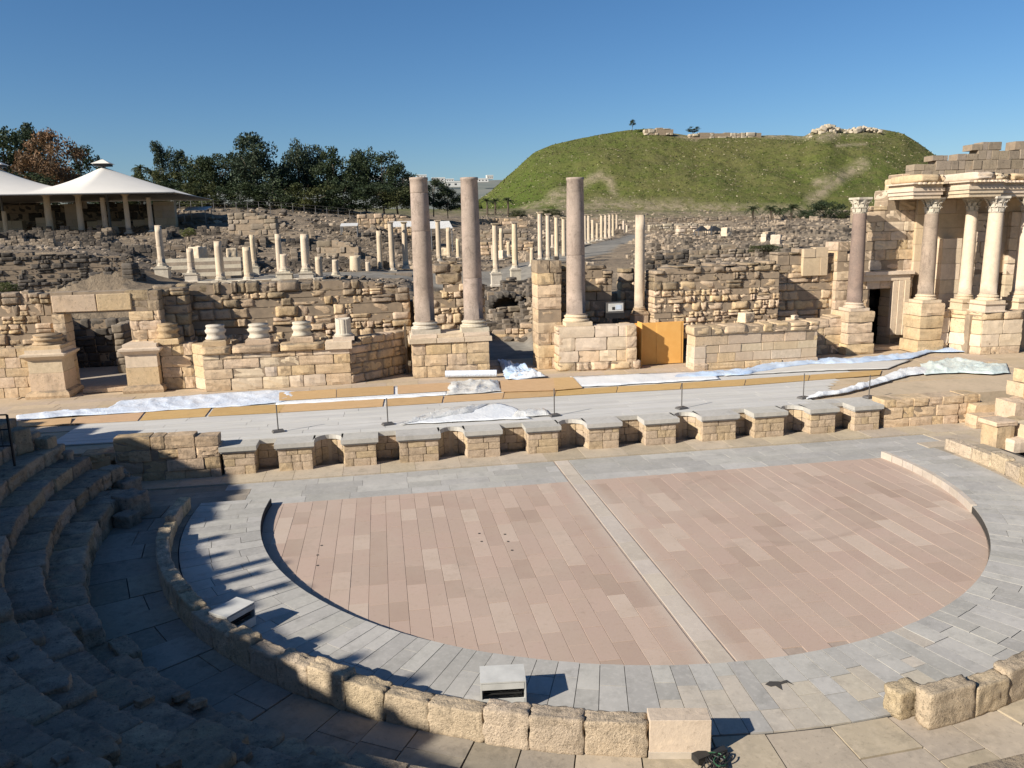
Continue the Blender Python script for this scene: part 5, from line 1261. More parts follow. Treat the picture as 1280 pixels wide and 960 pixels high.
# tufts and stones on the slope: nobody could count them
def tufts(name, mat, cnt, s0, s1, flat):
    V = []; F = []; o = 0
    for _ in range(cnt):
        j = int(min(nv-2, (random.random()**.8)*nv)); i = random.randrange(len(PXs)-1); a, b = random.random(), random.random()
        p = [A_[j, i]*(1-a)*(1-b)+A_[j+1, i]*a*(1-b)+A_[j, i+1]*(1-a)*b+A_[j+1, i+1]*a*b for A_ in (TX, TY, TZ)]
        if scar[j, i] > .35 and mat != 'chalk': continue
        s = random.uniform(s0, s1)
        for q in range(4):
            an = random.uniform(0, 6.28); w = s*random.uniform(.5, 1.2); x, y = p[0]+random.gauss(0, s*.4), p[1]+random.gauss(0, s*.4)
            V += [(x-w*.5*math.cos(an), y-w*.5*math.sin(an), p[2]-.1), (x+w*.5*math.cos(an), y+w*.5*math.sin(an), p[2]-.1), (x+random.gauss(0, .2)*s, y+random.gauss(0, .2)*s-.2*s, p[2]+s*flat*random.uniform(.6, 1.2)), (x-w*.4*math.cos(an+.5), y-w*.4*math.sin(an+.5), p[2]+s*flat*.7)]; F.append((o, o+1, o+2, o+3)); o += 4
    me = bpy.data.meshes.new(name); me.from_pydata(V, [], F); me.materials.append(MT[mat]); stuff(link(name, me))
tufts('grass_tufts', 'tuftdark', 3000, .15, .5, .7); tufts('dry_grass_tufts', 'tuftdry', 7000, .12, .42, .6); tufts('slope_stones', 'chalk', 1500, .12, .4, .5)
# pale ruins on its rim
for x0, x1, yt, yb, lab in ((862, 952, 166, 173, 'long low pale ruin wall along the rim of the green mound'), (806, 842, 160, 165, 'short pale broken wall at the crest of the mound beside the lone bare tree')):
    B = wall_px('rim_wall', lab, 'wall', x0, x1, 249, PY(x0, yb+4, 249).z, [(x0, yt+1), ((x0+x1)/2, yt-.5), (x1, yt+1)], 2.0, ch=1.0, bl=2.2, mat='chalk', style='rough', jit=.25, rag=.35); B.done()
B = Build('rock_outcrop', 'knobbly chalk outcrop with broken walls on the crest of the mound', 'outcrop', PY(1040, 166, 250))
for i in range(190):
    px = random.choice((random.gauss(1034, 9), random.uniform(1010, 1102))); top = np.interp(px, us, rimy); s = random.uniform(.5, 1.0)*random.choice((1, 1.2, 1.9))
    P = PY(px, top+random.uniform(.6, 9 if px < 1060 else 4.5), random.uniform(246, 252)); B.stone(P, (s*1.5, s, s*.9), random.uniform(0, 3), 'rough', 'chalk', 'rock', (random.uniform(-.5, .5), random.uniform(-.5, .5)))
B.done(core='chalk')

# far plain and town seen past the trees
X_ = np.linspace(-1800, 2200, 60); Y_ = np.linspace(900, 3200, 30); GX, GY = np.meshgrid(X_, Y_)
hz = PY(560, 224, 1800).z
GZ = 2+(hz-2)*np.clip((GY-950)/850, 0, 1)**.8+np.array([vnoise((x, y, 0), .0012, 51)*14 for x, y in zip(GX.ravel(), GY.ravel())]).reshape(GX.shape)*np.clip((GY-950)/850, 0, 1)
GZ = np.where(GY > 1850, hz-(GY-1850)*.05, GZ)
struct(grid_mesh('far_plain', GX, GY, GZ, 'ridge'))
town = [(470, 223, 18, 4, 'long white shed on the skyline nearest the dark trees'), (507, 225, 10, 4, 'small pale house on the skyline just beyond the tree edge'), (527, 222, 12, 5, 'white house on the skyline left of the jointed pink column'), (548, 225, 16, 4, 'flat white shed between the two pink columns on the skyline'), (562, 226, 10, 3, 'little pale house on the skyline between the pink columns'), (569, 231, 26, 6, 'long white greenhouse below the skyline houses'), (603, 226, 14, 4, 'low white shed at the foot of the mound skyline'), (612, 222, 8, 4, 'small white house nearest the green mound'), (520, 228, 14, 3, 'low white outbuilding below the skyline house')]
for px, py, w, h, lab in town:
    Y = 1500 if py < 229 else 1100; P = PY(px, py+h/2, Y); s = depth(P)/FPX
    t = thing('far_building', lab, 'building', (P.x, Y, P.z)); k = MB(); k.box((0, 0, h*s/2), (w*s, 14, h*s)); link('wall', k.data('wall', MT['whitewall']), t)
    k = MB(); k.box((0, 0, h*s+.6), (w*s*1.04, 15, 1.2)); link('roof', k.data('roof', MT['whiteroof']), t)
    for j in range(3): k = MB(); k.box((w*s*(-.3+.3*j), -7.1, h*s*.55), (w*s*.1, .2, h*s*.3)); link('window', k.data('window', MT['lampdark']), t)

# ================================================================== COLUMNS BEYOND
def far_col(label, px, pb, pt, w, Y, **k):
    P = PY(px, pb, Y); T = PY(px, pt, Y); D = depth(P); k.setdefault('n', 10)
    k.setdefault('mat', 'colpale')
    return column(label, P.x, Y, P.z, T.z-P.z, w/2*D/FPX, **k)
GL = 'standing columns of the near colonnade'
for px, pb, pt, w, ped, lab, o in ((205, 353, 281, 9, .0, 'tallest column at the near end of the left colonnade, moulded drum halfway up', dict(cuts=(.45,), base=True, ped=(1.0, .42))),
    (241, 352, 310, 9, 0, 'short two-piece column stub next to the tallest one of the left colonnade', dict(base=True, cuts=(.35,), ped=(.5, .40))),
    (276.5, 352, 301, 10.5, 0, 'plain broken column on a flared base, between the stub and the steps', dict()),
    (311.5, 352, 308, 11, 0, 'squat broken column on a wide moulded base beside the steps', dict()),
    (319, 344, 293, 6.5, 0, 'thin column standing just behind the squat broken column', dict(ped=(.6, .32))),
    (351, 346, 292, 8, 0, 'thin column half hidden behind the square pedestal column', dict()),
    (357, 352, 317, 10, 0, 'short column on a white square pedestal', dict(ped=(.6, .5))),
    (384, 351, 292, 10.5, 0, 'streaked column on a tall white base, tallest at the far end of the colonnade', dict(ped=(.55, .48))),
    (399.5, 350, 320, 9, 0, 'low plain column drum without base beside the streaked column', dict(base=False)),
    (420, 345, 324, 8, 0, 'small column stump with a square base before the rubble', dict()),
    (445, 340, 319, 15, 0, 'thick squat marble pier stump in the rubble', dict(base=False)),
    (460, 339, 327, 7, 0, 'tiny column stump beside the thick pier stump', dict(base=False))):
    Y = 34 if pb > 349 else (37 if pb > 343 else 44); far_col(lab, px, pb, pt, w, Y, group=GL, broken=.12, **o)
GR = 'slender columns along the street'
for px, pb, pt, w, cap, lab, Y in ((476, 339, 288, 7, None, 'slender column without capital, first of the trio before the banded pink column', 46), (491, 339, 277, 7, 'tus', 'slender column with plain capital, middle of the trio before the banded pink column', 46), (507.5, 336, 277, 7, 'tus', 'slender column with plain capital, last of the trio beside the banded pink column', 47),
    (549, 327, 275, 6.5, 'tus', 'slender column with capital seen just behind the banded pink column', 56), (561.5, 324, 284, 6, None, 'slender headless column between the two pink columns', 58), (573, 324, 298, 5, None, 'short column stub touching the jointed pink column in view', 58),
    (616, 326, 306, 4, None, 'short stub left of the pair of street columns', 60), (627, 325, 285, 5, None, 'headless column behind the first tall street column on a pedestal', 60), (636, 321, 302, 5.5, None, 'short thick stub between the tall pedestal columns', 62), (662, 310, 302, 4, None, 'little stub beside the four tall street columns', 66), (665, 333, 309, 5.5, None, 'short column stub standing before the four tall street columns', 46), (691, 310, 293, 4.5, None, 'stub behind the four tall street columns', 70)):
    far_col(lab, px, pb, pt, w, Y, cap=cap, group=GR, broken=0 if cap else .1)
for px, pb, pt, lab in ((620.5, 358, 279, 'tall street column with capital on a high pedestal, nearer the jointed pink column'), (644.5, 353, 277, 'tall street column with capital on a high pedestal, nearer the stone pier')):
    far_col(lab, px, pb, pt, 7.5, 42, cap='tus', ped=(1.1, .4), group=GR)
hrow = lambda px: 61+(px-676)*(33-61)/(771-676)
def rowY(px): return 975*4.35/hrow(px)-21.9
for px, lab in ((675.5, 'first'), (685.4, 'second'), (696, 'third'), (705, 'fourth')):
    h = hrow(px); pb = 326-(px-675)*.06; far_col(f'tall street column with capital, {lab} in the cluster of four beside the lone pink column', px, pb, pb-h, 6.2-.02*(px-675), rowY(px), cap='tus', group=GR)
for i, (px, pb, pt) in enumerate(((731.5, 305, 268), (736, 304.5, 268), (741, 302, 275), (746.6, 301, 279), (752, 301, 268), (757, 300.5, 267.5), (762, 299.5, 267), (766.4, 299, 267), (771, 299, 267), (775, 298.8, 283), (779.4, 298.5, 276), (783.6, 297, 281.5), (793, 294.5, 281))):
    names = ['nearest the lone pink column', 'second from the lone pink column', 'the first broken one past the lone pink column', 'the shortest one in the middle of the row', 'first full one after the broken pair', 'second full one after the broken pair', 'third full one after the broken pair', 'fourth full one after the broken pair', 'last full one before the stubs', 'low stub after the last full one', 'taller stub among the stubs', 'stub before the gap', 'stub half hidden by the slim weathered column']
    far_col('column of the distant street row, '+names[i], px, pb, pt, 4.4-.05*(px-731)*.5, rowY(px), cap='tus' if pt < 270 else None, group='columns of the distant street row', n=8, base=True)
# low stylobate under the distant row
a, b = PY(728, 307, rowY(728)), PY(796, 297, rowY(790)); B = Build('stylobate', 'low dark stone kerb under the distant street row', 'kerb', a)
masonry(B, (a.x, a.y-.8), (b.x, b.y-.8), a.z-1.0, [(0, a.z+.05), (70, b.z+.05)], 1.6, .5, 1.2, 'greywall', 'worn'); B.done()
a, b = PY(455, 345, 43), PY(515, 343, 43); B = Build('stylobate', 'low kerb of blocks under the trio of slender columns', 'kerb', a)
masonry(B, (a.x-.5, a.y), (b.x, b.y), a.z-.4, [(0, a.z+.15)], 1.0, .35, .9, 'greywall', 'worn'); B.done()
# white pavement and flight of steps behind the left colonnade
sp = thing('steps', 'broad flight of worn steps behind the near colonnade', 'steps', PY(250, 345, 37.5))
for i in range(6):
    A = PY(196, 352, 36+i*.5); E = PY(302, 350, 36+i*.5); k = MB(); zz0 = PY(250, 350, 36).z; k.box(((A.x+E.x)/2-sp.location.x, 36.4+i*.55-sp.location.y, zz0+.1+i*.24-sp.location.z), (E.x-A.x, .55, .24)); link('step', k.data('step', MT['marble' if i % 2 else 'greywall']), sp)
a, b = PY(175, 353, 34), PY(405, 352, 34); B = Build('stylobate', 'pale paved edge carrying the near colonnade', 'kerb', a)
masonry(B, (a.x, 33.2), (b.x, 33.0), a.z-.6, [(0, a.z-.02)], 3.0, .5, 1.3, 'marble', 'worn'); B.done()

# ================================================================== WALLS AND TERRACES BEYOND
W_ = [('dark basalt terrace wall of many thin courses at the frame edge, below the tent', -60, 166, 28.6, [(-60, 315), (60, 317), (166, 322)], 'basalt', 'rough', .25, .5),
      ('ragged dark stub wall at the corner of the basalt terrace', 163, 182, 29.5, [(163, 322), (182, 340)], 'basalt', 'rough', .3, .5),
      ('low dark terrace line under the tent columns at the frame edge', -40, 120, 52, [(-40, 301), (60, 303), (120, 306)], 'basalt', 'rough', .35, .7),
      ('dark terrace edge under the tent columns, nearer the steps', 118, 232, 50, [(118, 308), (180, 305), (232, 309)], 'greywall', 'rough', .35, .7),
      ('smooth beige restored wall corner under the tent by the frame edge', -5, 27, 77, [(-5, 276), (27, 276)], 'beige', 'fine', .7, 1.3),
      ('stepped beige restored wall under the tent behind the first tall tent column', 44, 62, 77, [(44, 274), (52, 274), (52.1, 262), (56, 262), (56.1, 255), (62, 255)], 'beige', 'fine', .7, 1.2),
      ('high stepped beige wall panel between the two thick tent columns', 79, 98, 78, [(79, 252), (85, 252), (85.1, 255), (92, 255), (92.1, 260), (98, 262)], 'beige', 'fine', .7, 1.2),
      ('low beige wall panel with toothed top in the middle of the tent', 108, 131, 78, [(108, 276), (118, 277), (131, 274)], 'beige', 'fine', .7, 1.2),
      ('low beige wall panel between the last thin tent columns', 137, 158, 78, [(137, 278), (158, 274)], 'beige', 'fine', .7, 1.2),
      ('short low beige wall panel left of the last tent column', 166, 187, 78, [(166, 276), (187, 272)], 'beige', 'fine', .7, 1.2),
      ('broad smooth beige wall at the open end of the tent', 191, 219, 76, [(191, 253), (212, 251), (212.1, 268), (219, 270)], 'beige', 'fine', .7, 1.4),
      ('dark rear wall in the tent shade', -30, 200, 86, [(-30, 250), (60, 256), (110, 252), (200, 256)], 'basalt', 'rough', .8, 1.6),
      ('rubble-built buttressed wall below the bank before the trees', 284, 345, 62, [(284, 268), (300, 266), (345, 272)], 'greywall', 'rough', .5, .9),
      ('pale ruined wall top behind the near colonnade', 395, 448, 52, [(395, 302), (420, 300), (448, 306)], 'greywall', 'rough', .4, .8),
      ('dark low terrace wall in the dip before the sheds', 452, 545, 66, [(452, 290), (500, 293), (545, 296)], 'basalt', 'rough', .45, .9),
      ('earthy cut bank wall below the white sheds', 446, 520, 84, [(446, 268), (470, 266), (520, 272)], 'limerough', 'rough', .6, 1.2),
      ('low pale ruin wall between the jointed pink column and the tall pedestal columns', 597, 660, 84, [(597, 288), (620, 286), (660, 289)], 'greywall', 'rough', .5, 1.1),
      ('low ruined wall line across the street from the four tall columns', 600, 668, 66, [(600, 303), (640, 300), (668, 303)], 'limerough', 'rough', .4, .9),
      ('dark broken wall under the tall pedestal columns', 628, 672, 39, [(628, 352), (640, 345), (660, 352), (672, 360)], 'basalt', 'rough', .35, .7),
      ('stepped golden blocks at the back of the passage', 615, 668, 27, [(615, 418), (630, 412), (650, 405), (668, 398)], 'limerough', 'rough', .35, .8),
      ('upper dark rubble course at the back of the passage', 612, 672, 30, [(612, 388), (640, 384), (672, 378)], 'greywall', 'rough', .35, .7),
      ('low ruined wall with two small arched openings below the mound', 848, 876, 100, [(848, 284), (860, 280), (876, 285)], 'limepale', 'rough', .6, 1.2),
      ('dark wall stub right of the slim weathered column', 806, 862, 40, [(806, 326), (830, 318), (862, 312)], 'basalt', 'rough', .35, .8),
      ('long dark tumbled wall behind the block-built ruin', 862, 1000, 42, [(862, 314), (900, 306), (950, 312), (1000, 302)], 'greywall', 'rough', .35, .8),
      ('grey field wall running towards the palms below the mound', 930, 1062, 92, [(930, 285), (1000, 283), (1062, 281)], 'greywall', 'rough', .5, 1.2),
      ('pale field wall in the excavation right of the street end', 812, 905, 118, [(812, 281), (860, 279), (905, 281)], 'chalk', 'rough', .5, 1.2),
      ('low grey wall in the rubble field before the palm trees', 900, 980, 66, [(900, 296), (940, 293), (980, 296)], 'greywall', 'rough', .4, .9),
      ('upright pale block cluster in the rubble field', 958, 974, 60, [(958, 292), (966, 289), (974, 293)], 'limepale', 'worn', .5, .7),
      ('pale terrace wall at the foot of the mound near the street', 690, 800, 160, [(690, 274), (740, 272), (800, 275)], 'chalk', 'rough', .6, 1.5),
      ('thin rubble wall line below the mound, above the dark tents', 800, 1000, 150, [(800, 272), (900, 271), (1000, 270)], 'greywall', 'rough', .6, 1.5),
      ('reddish retaining wall below the palms by the mound end', 597, 660, 120, [(597, 274), (630, 272), (660, 275)], 'limerough', 'rough', .5, 1.2)]
for lab, x0, x1, Y, tops, mt, sty, ch, bl in W_:
    mz = min(tz(PY(x, 300, Y).x, Y) for x in (x0, (x0+x1)/2, x1))
    tz_ = min(PY(x, y, Y).z for x, y in tops); B = wall_px('ruin_wall', lab, 'wall', x0, x1, Y, min(mz-.3, tz_-.5), tops, .7 if Y < 70 else 1.1, ch=ch, bl=bl, mat=mt, style=sty, jit=.06 if sty != 'fine' else .01, rag=.12 if sty != 'fine' else 0, tilt=random.uniform(-1.5, 1.5) if sty != 'fine' else 0); B.done(cap=290)
# dark hollow of the arch at the back of the passage
P = PY(630, 376, 31.5); ar = Build('ruined_arch', 'dark vaulted hollow among rubble at the back of the passage', 'arch', P)
for j in range(9):
    a = math.pi*j/8; ar.stone((P.x+1.15*math.cos(a), 31.0, P.z-.5+1.0*math.sin(a)), (.5, 1.6, .42), 0, 'rough', 'basalt', 'arch_stone')
ar.core.box((P.x, 31.9, P.z-.5), (2.2, .4, 2.2)); ar.done()
# scattered loose masonry: nobody could count it
ico = []
for s in range(6):
    bm = bmesh.new(); bmesh.ops.create_icosphere(bm, subdivisions=1, radius=.5)
    for v in bm.verts: v.co *= 1+random.uniform(-.25, .3); v.co.z *= .75
    ico.append((np.array([v.co[:] for v in bm.verts]), [tuple(v.index for v in f.verts) for f in bm.faces])); bm.free()
def scatter(name, mat, regions):
    V = []; F = []; o = 0
    P = []
    for n, (x0, x1), (Y0, Y1), (s0, s1) in regions:
        px = rng.uniform(x0, x1, n); Y = np.exp(rng.uniform(math.log(Y0), math.log(Y1), n)); s = s0*(s1/s0)**(rng.random(n)**2)
        d = [ray(a, 300) for a in px]; X = np.array([CAM.x+q.x/q.y*(y-CAM.y) for q, y in zip(d, Y)])
        Z = terr(X, Y); pm = street_mask(X, Y)
        P += [(a, b, c, e) for a, b, c, e, m in zip(X, Y, Z, s, pm) if m < .2]
    for x, y, z, s in P:
        co, fs = random.choice(ico); a = random.uniform(0, 6.28); ca, sa = math.cos(a), math.sin(a); sx = s*random.uniform(.8, 1.7)
        q = co*np.array([sx, s, s*random.uniform(.7, 1.1)]); r = np.stack([q[:, 0]*ca-q[:, 1]*sa+x, q[:, 0]*sa+q[:, 1]*ca+y, q[:, 2]+z+.15*s], 1)
        V += r.tolist(); F += [tuple(i+o for i in f) for f in fs]; o += len(co)
    me = bpy.data.meshes.new(name); me.from_pydata(V, [], F); me.materials.append(MT[mat]); stuff(link(name, me))
scatter('pale_rubble', 'rubpale', [(1300, (-40, 520), (35, 75), (.12, .5)), (900, (395, 700), (40, 100), (.12, .5)), (2200, (790, 1080), (32, 110), (.14, .6)), (1300, (600, 1080), (90, 190), (.25, .9)), (120, (612, 672), (24, 38), (.2, .6)), (250, (0, 500), (75, 110), (.3, 1.0))])
scatter('dark_rubble', 'rubdark', [(1900, (-40, 520), (35, 75), (.12, .5)), (900, (395, 700), (40, 100), (.15, .5)), (1500, (790, 1080), (32, 110), (.15, .6)), (800, (600, 1080), (90, 190), (.25, .9)), (140, (605, 672), (25, 40), (.2, .7)), (350, (0, 500), (75, 110), (.3, 1.2))])
def rooms(name, mat, regions):
    me_, co, fs = pool('worn', 1.6, 'basalt')[0]; V = []; F = []; o = 0; n_ = 0
    for n, (x0, x1), (Y0, Y1), hh in regions:
        for _ in range(n):
            Y = math.exp(random.uniform(math.log(Y0), math.log(Y1))); c = on(random.uniform(x0, x1), Y); rz = .12+random.choice((0, math.pi/2))+random.gauss(0, .06); L = random.uniform(2.5, 9); H = random.uniform(*hh)
            n = int(L/.44); 
            for i in range(n):
                s_ = (i-n/2)*.44; x, y = c.x+s_*math.cos(rz), c.y+s_*math.sin(rz); pm = street_mask(np.array([x]), np.array([y]))[0]
                if pm > .1: continue
                z = tz(x, y)-.15; top = z+H*random.uniform(.45, 1.1)
                while z < top:
                    h = random.uniform(.2, .32); q = co*np.array([.45/1.6*random.uniform(.8, 1.25), random.uniform(.4, .6), h]); ca, sa = math.cos(rz), math.sin(rz)
                    V += np.stack([q[:, 0]*ca-q[:, 1]*sa+x, q[:, 0]*sa+q[:, 1]*ca+y, q[:, 2]+z+h/2], 1).tolist(); F += [tuple(k+o for k in f) for f in fs]; o += len(co); z += h
    me = bpy.data.meshes.new(name); me.from_pydata(V, [], F); me.materials.append(MT[mat]); stuff(link(name, me))
rooms('excavated_dark_masonry', 'rubdark', [(20, (-40, 430), (42, 70), (.4, 1.1)), (14, (380, 690), (44, 90), (.4, 1.0)), (34, (800, 1075), (40, 110), (.3, .9)), (10, (610, 675), (28, 42), (.5, 1.1))])
rooms('excavated_pale_masonry', 'rubpale', [(18, (-40, 430), (40, 72), (.4, 1.0)), (14, (380, 690), (44, 90), (.4, 1.0)), (34, (800, 1075), (42, 115), (.3, .9)), (26, (600, 1080), (90, 175), (.5, 1.3))])
# pale loose drums and blocks that can be told apart in the field
for px, py, Y, s, lab in ((908, 290, 70, .9, 'pale upright drum standing in the rubble field before the mound'), (970, 300, 55, .9, 'small pale upright block beyond the block-built ruin'), (628, 318, 50, .6, 'fallen white block beside the street'), (735, 335, 40, .8, 'white broken slab on the ramp behind the single pink column'), (885, 287, 90, .9, 'pale block below the dark tents'), (104, 256, 80, .7, 'small pale stub under the tent beside the second thick column'), (170, 345, 38, .8, 'round pale boulder at the corner of the basalt terrace'), (248, 318, 44, 1.0, 'white upright block beside the flight of steps'), (290, 318, 45, .8, 'white square block behind the flight of steps'), (555, 315, 60, .7, 'fallen pale block between the pink columns')):
    P = PY(px, py, Y); me, a = pool('block', 1.0, 'limepale'); tag(link('loose_block', me[0], None, (P.x, Y, P.z), random.random()*3, (s*1.1/a, s, s*1.2)), lab, 'block')

# ================================================================== TENT, SHEDS
te = thing('tent_roof', 'large cream tensile roof with two peaks over the excavated baths', 'tent', PY(110, 241, 76))
Ye0, Ye1 = 67.0, 87.0; xR = PY(218, 241, Ye0).x; xP2 = PY(133, 241, 77).x; xP1 = PY(0, 241, 77).x; dP = xP2-xP1; zE = PY(110, 241.5, Ye0).z; zP = PY(133, 207, 77).z
Xs = np.linspace(xP1-dP*1.5, xR, 90); Yv = np.linspace(Ye0, Ye1, 30); V = []; F = []
for x in Xs:
    for y in Yv:
        if x > xP2: u = (x-xP2)/(xR-xP2); rg = (1-u)*.93+.07*(1-u)**3
        else: u = abs(((x-xP2)/dP+.5) % 1-.5)*2; rg = 1-.82*u+.20*u*u
        v = 1-abs(y-77)/10; e = v**1.15*(.9+.1*v)
        V.append((x-te.location.x, y-te.location.y, zE+(zP-zE)*max(0, rg)*e-te.location.z))
ny = len(Yv)
for i in range(len(Xs)-1):
    for j in range(ny-1): F.append((i*ny+j, (i+1)*ny+j, (i+1)*ny+j+1, i*ny+j+1))
m = MB(); m.add(V, F); MT['tent'] = plain('cream_membrane', (.70, .655, .58), .7, nsc=.3, c2=(.66, .62, .55))
o = link('membrane', m.data('membrane', MT['tent'], True), te); md = o.modifiers.new('t', 'SOLIDIFY'); md.thickness = .05
for xp in (xP1, xP2):
    k = MB(); cz = PY(133, 205, 77).z; k.sqlathe([(1.0, 0), (.6, .22), (.08, .5)]); link('peak_cap', k.data('peak_cap', MT['tent']), te, (xp-te.location.x, 77-te.location.y, cz-te.location.z))
    k = MB(); k.sqlathe([(.8, -.25), (.8, .02)]); link('peak_vent', k.data('peak_vent', MT['lampdark']), te, (xp-te.location.x, 77-te.location.y, cz-te.location.z))
    k = MB(); k.tube([(0, 0, tz(xp, 77)), (0, 0, cz)], .14, 8); link('mast', k.data('mast', MT['steel']), te, (xp-te.location.x, 77-te.location.y, -te.location.z))
k = MB(); k.tube([(Xs[0]-te.location.x, Ye0-te.location.y, zE-te.location.z-.05), (xR-te.location.x, Ye0-te.location.y, zE-te.location.z-.05)], .09, 6); link('eave_cable', k.data('eave_cable', MT['steel']), te)
for xp in ():
    k = MB(); k.tube([(xp-te.location.x, Ye0+.1-te.location.y, tz(xp, Ye0)-te.location.z), (xp-te.location.x, Ye0+.1-te.location.y, zE-te.location.z)], .08, 6); link('tent_pole', k.data('tent_pole', MT['steel']), te)
for px, pb, pt, w, cap, lab in ((10, 302, 264, 6, None, 'pale column stump under the tent at the frame edge'), (64.5, 297, 243, 8.5, 'tus', 'thick streaked column under the tent, first from the frame edge'), (103.5, 296, 243, 7.5, 'tus', 'thick streaked column under the tent, second from the frame edge'), (133, 292, 247, 6.5, None, 'thin pale column in the middle of the tent, without capital'), (161.5, 292, 243, 6.5, 'tus', 'thin pale column with capital near the open end of the tent'), (190, 291, 247, 6, None, 'thin pale column without capital at the open end of the tent')):
    far_col(lab, px, pb, pt, w, 71, cap=cap, group='columns under the tent', base=True)
def shed(lab, px0, px1, yt, yb, Y, dep=4, dz=.6):
    A = PY(px0, yb, Y); E = PY(px1, yb, Y); T = PY((px0+px1)/2, yt, Y+dep); w = E.x-A.x
    t = thing('shed_roof', lab, 'shelter', ((A.x+E.x)/2, Y, A.z)); n = 14; k = MB()
    for i in range(n):
        x0 = -w/2+w*i/n; x1 = x0+w/n*.94; k.add([(x0, 0, 0), (x1, 0, .0), (x1, dep, T.z-A.z), (x0, dep, T.z-A.z), (x0, 0, .06), (x1, 0, .06), (x1, dep, T.z-A.z+.06), (x0, dep, T.z-A.z+.06)], [(4, 5, 6, 7), (0, 3, 2, 1), (0, 1, 5, 4), (1, 2, 6, 5), (2, 3, 7, 6), (3, 0, 4, 7)])
    link('corrugated_sheet', k.data('corrugated_sheet', MT['whiteroof']), t)
    for sx in (-.46, .46):
        for yy in (.2, dep-.2):
            z = A.z+(T.z-A.z)*yy/dep; x = sx*w; g = tz(t.location.x+x, Y+yy); k = MB(); k.tube([(x, yy, min(g-A.z, -.5)), (x, yy, z-A.z)], .06, 5); link('leg', k.data('leg', MT['steel']), t)
shed('small white corrugated shelter roof right of the tent', 228, 257, 259, 263.5, 78)
shed('flat white shelter roof in the excavation before the trees', 425, 447, 279.5, 283, 70)
shed('long white shelter roof just left of the banded pink column', 489, 527, 277, 284, 68)
shed('white shelter roof between the two pink columns', 538, 566, 277, 286, 66)
for px, w, lab in ((877, 14, 'dark peaked canopy in the rubble field, nearer the street'), (893, 16, 'dark peaked canopy in the rubble field, nearer the palms')):
    P = PY(px, 293, 88); T = PY(px, 285, 88); s = depth(P)/FPX; t = thing('canopy', lab, 'canopy', P); k = MB(); k.sqlathe([(w/2*s, .5), (w/5*s, .5+(T.z-P.z)*.55), (.1, .3+T.z-P.z)]); link('cloth', k.data('cloth', MT['lampdark']), t)
    for sx in (-1, 1):
        for sy in (-1, 1): k = MB(); k.tube([(sx*w*.47*s, sy*w*.47*s, -.8), (sx*w*.47*s, sy*w*.47*s, .55)], .06, 5); link('leg', k.data('leg', MT['steel']), t)
# wire fence before the trees
fe = thing('fence', 'thin wire fence with dark posts along the bank before the trees', 'fence', PY(300, 258, 92))
pp = []
for i in range(22):
    P = on(215+i*14, 92); k = MB(); k.tube([(0, 0, -.1), (0, 0, 1.4)], .04, 5); link('post', k.data('post', MT['post']), fe, sub(P, fe.location)); pp.append(P)
for h in (.6, 1.1, 1.5): k = MB(); k.tube([sub((p.x, p.y, p.z+h), fe.location) for p in pp], .015, 4); link('wire', k.data('wire', MT['post']), fe)
if 0:
    for Y in (30,33,34,35,36,38,40,42,45,50): print('TERR', Y, [round(tz(on(p,Y).x,Y),2) for p in (0,100,160,300)], [round(PY(p,px,Y).z,2) for p,px in ((0,345),(100,320))])

# ================================================================== TREES
def crown_mesh(name, mat, n, leaf, shape, seed, clumps=26):
    """leaf cards gathered in clumps spread through a crown volume of unit size"""
    r = np.random.default_rng(seed); V = []; F = []
    C = []
    while len(C) < clumps:
        p = r.uniform(-1, 1, 3); 
        if p[0]**2+p[1]**2 > 1 or (shape != 'column' and p[2] > 0 and (p**2).sum() > 1.05): continue
        t = (p[2]+1)/2
        w = {'round': 1, 'tall': .95-.45*t, 'column': .8-.3*t, 'spread': .7+.4*t}[shape]
        C.append((p[0]*.5*w, p[1]*.5*w, .12+.80*t, r.uniform(.10, .2)))
    for i in range(n):
        cx, cy, cz, cr = C[r.integers(len(C))]; d = r.normal(size=3); d /= np.linalg.norm(d); d *= cr*r.random()**.4
        p = np.array([cx+d[0], cy+d[1], min(1.0, cz+d[2]*.8)]); s = leaf*r.uniform(.6, 1.4)
        u = r.normal(size=3); u /= np.linalg.norm(u); w_ = np.cross(u, r.normal(size=3)); w_ /= np.linalg.norm(w_)
        o = len(V); V += [tuple(p-u*s), tuple(p+w_*s*.45), tuple(p+u*s), tuple(p-w_*s*.45)]; F.append((o, o+1, o+2, o+3))
    m = MB(); m.add(V, F); return m.data(name, MT[mat]), C
CROWN = {}
def crown(mat, shape, k):
    if (mat, shape, k) not in CROWN: CROWN[(mat, shape, k)] = crown_mesh('crown', mat, 4600, .026, shape, hash((mat, shape, k)) % 9999 if False else (sum(map(ord, mat+shape))*7+k), 30+6*k)
    return CROWN[(mat, shape, k)]
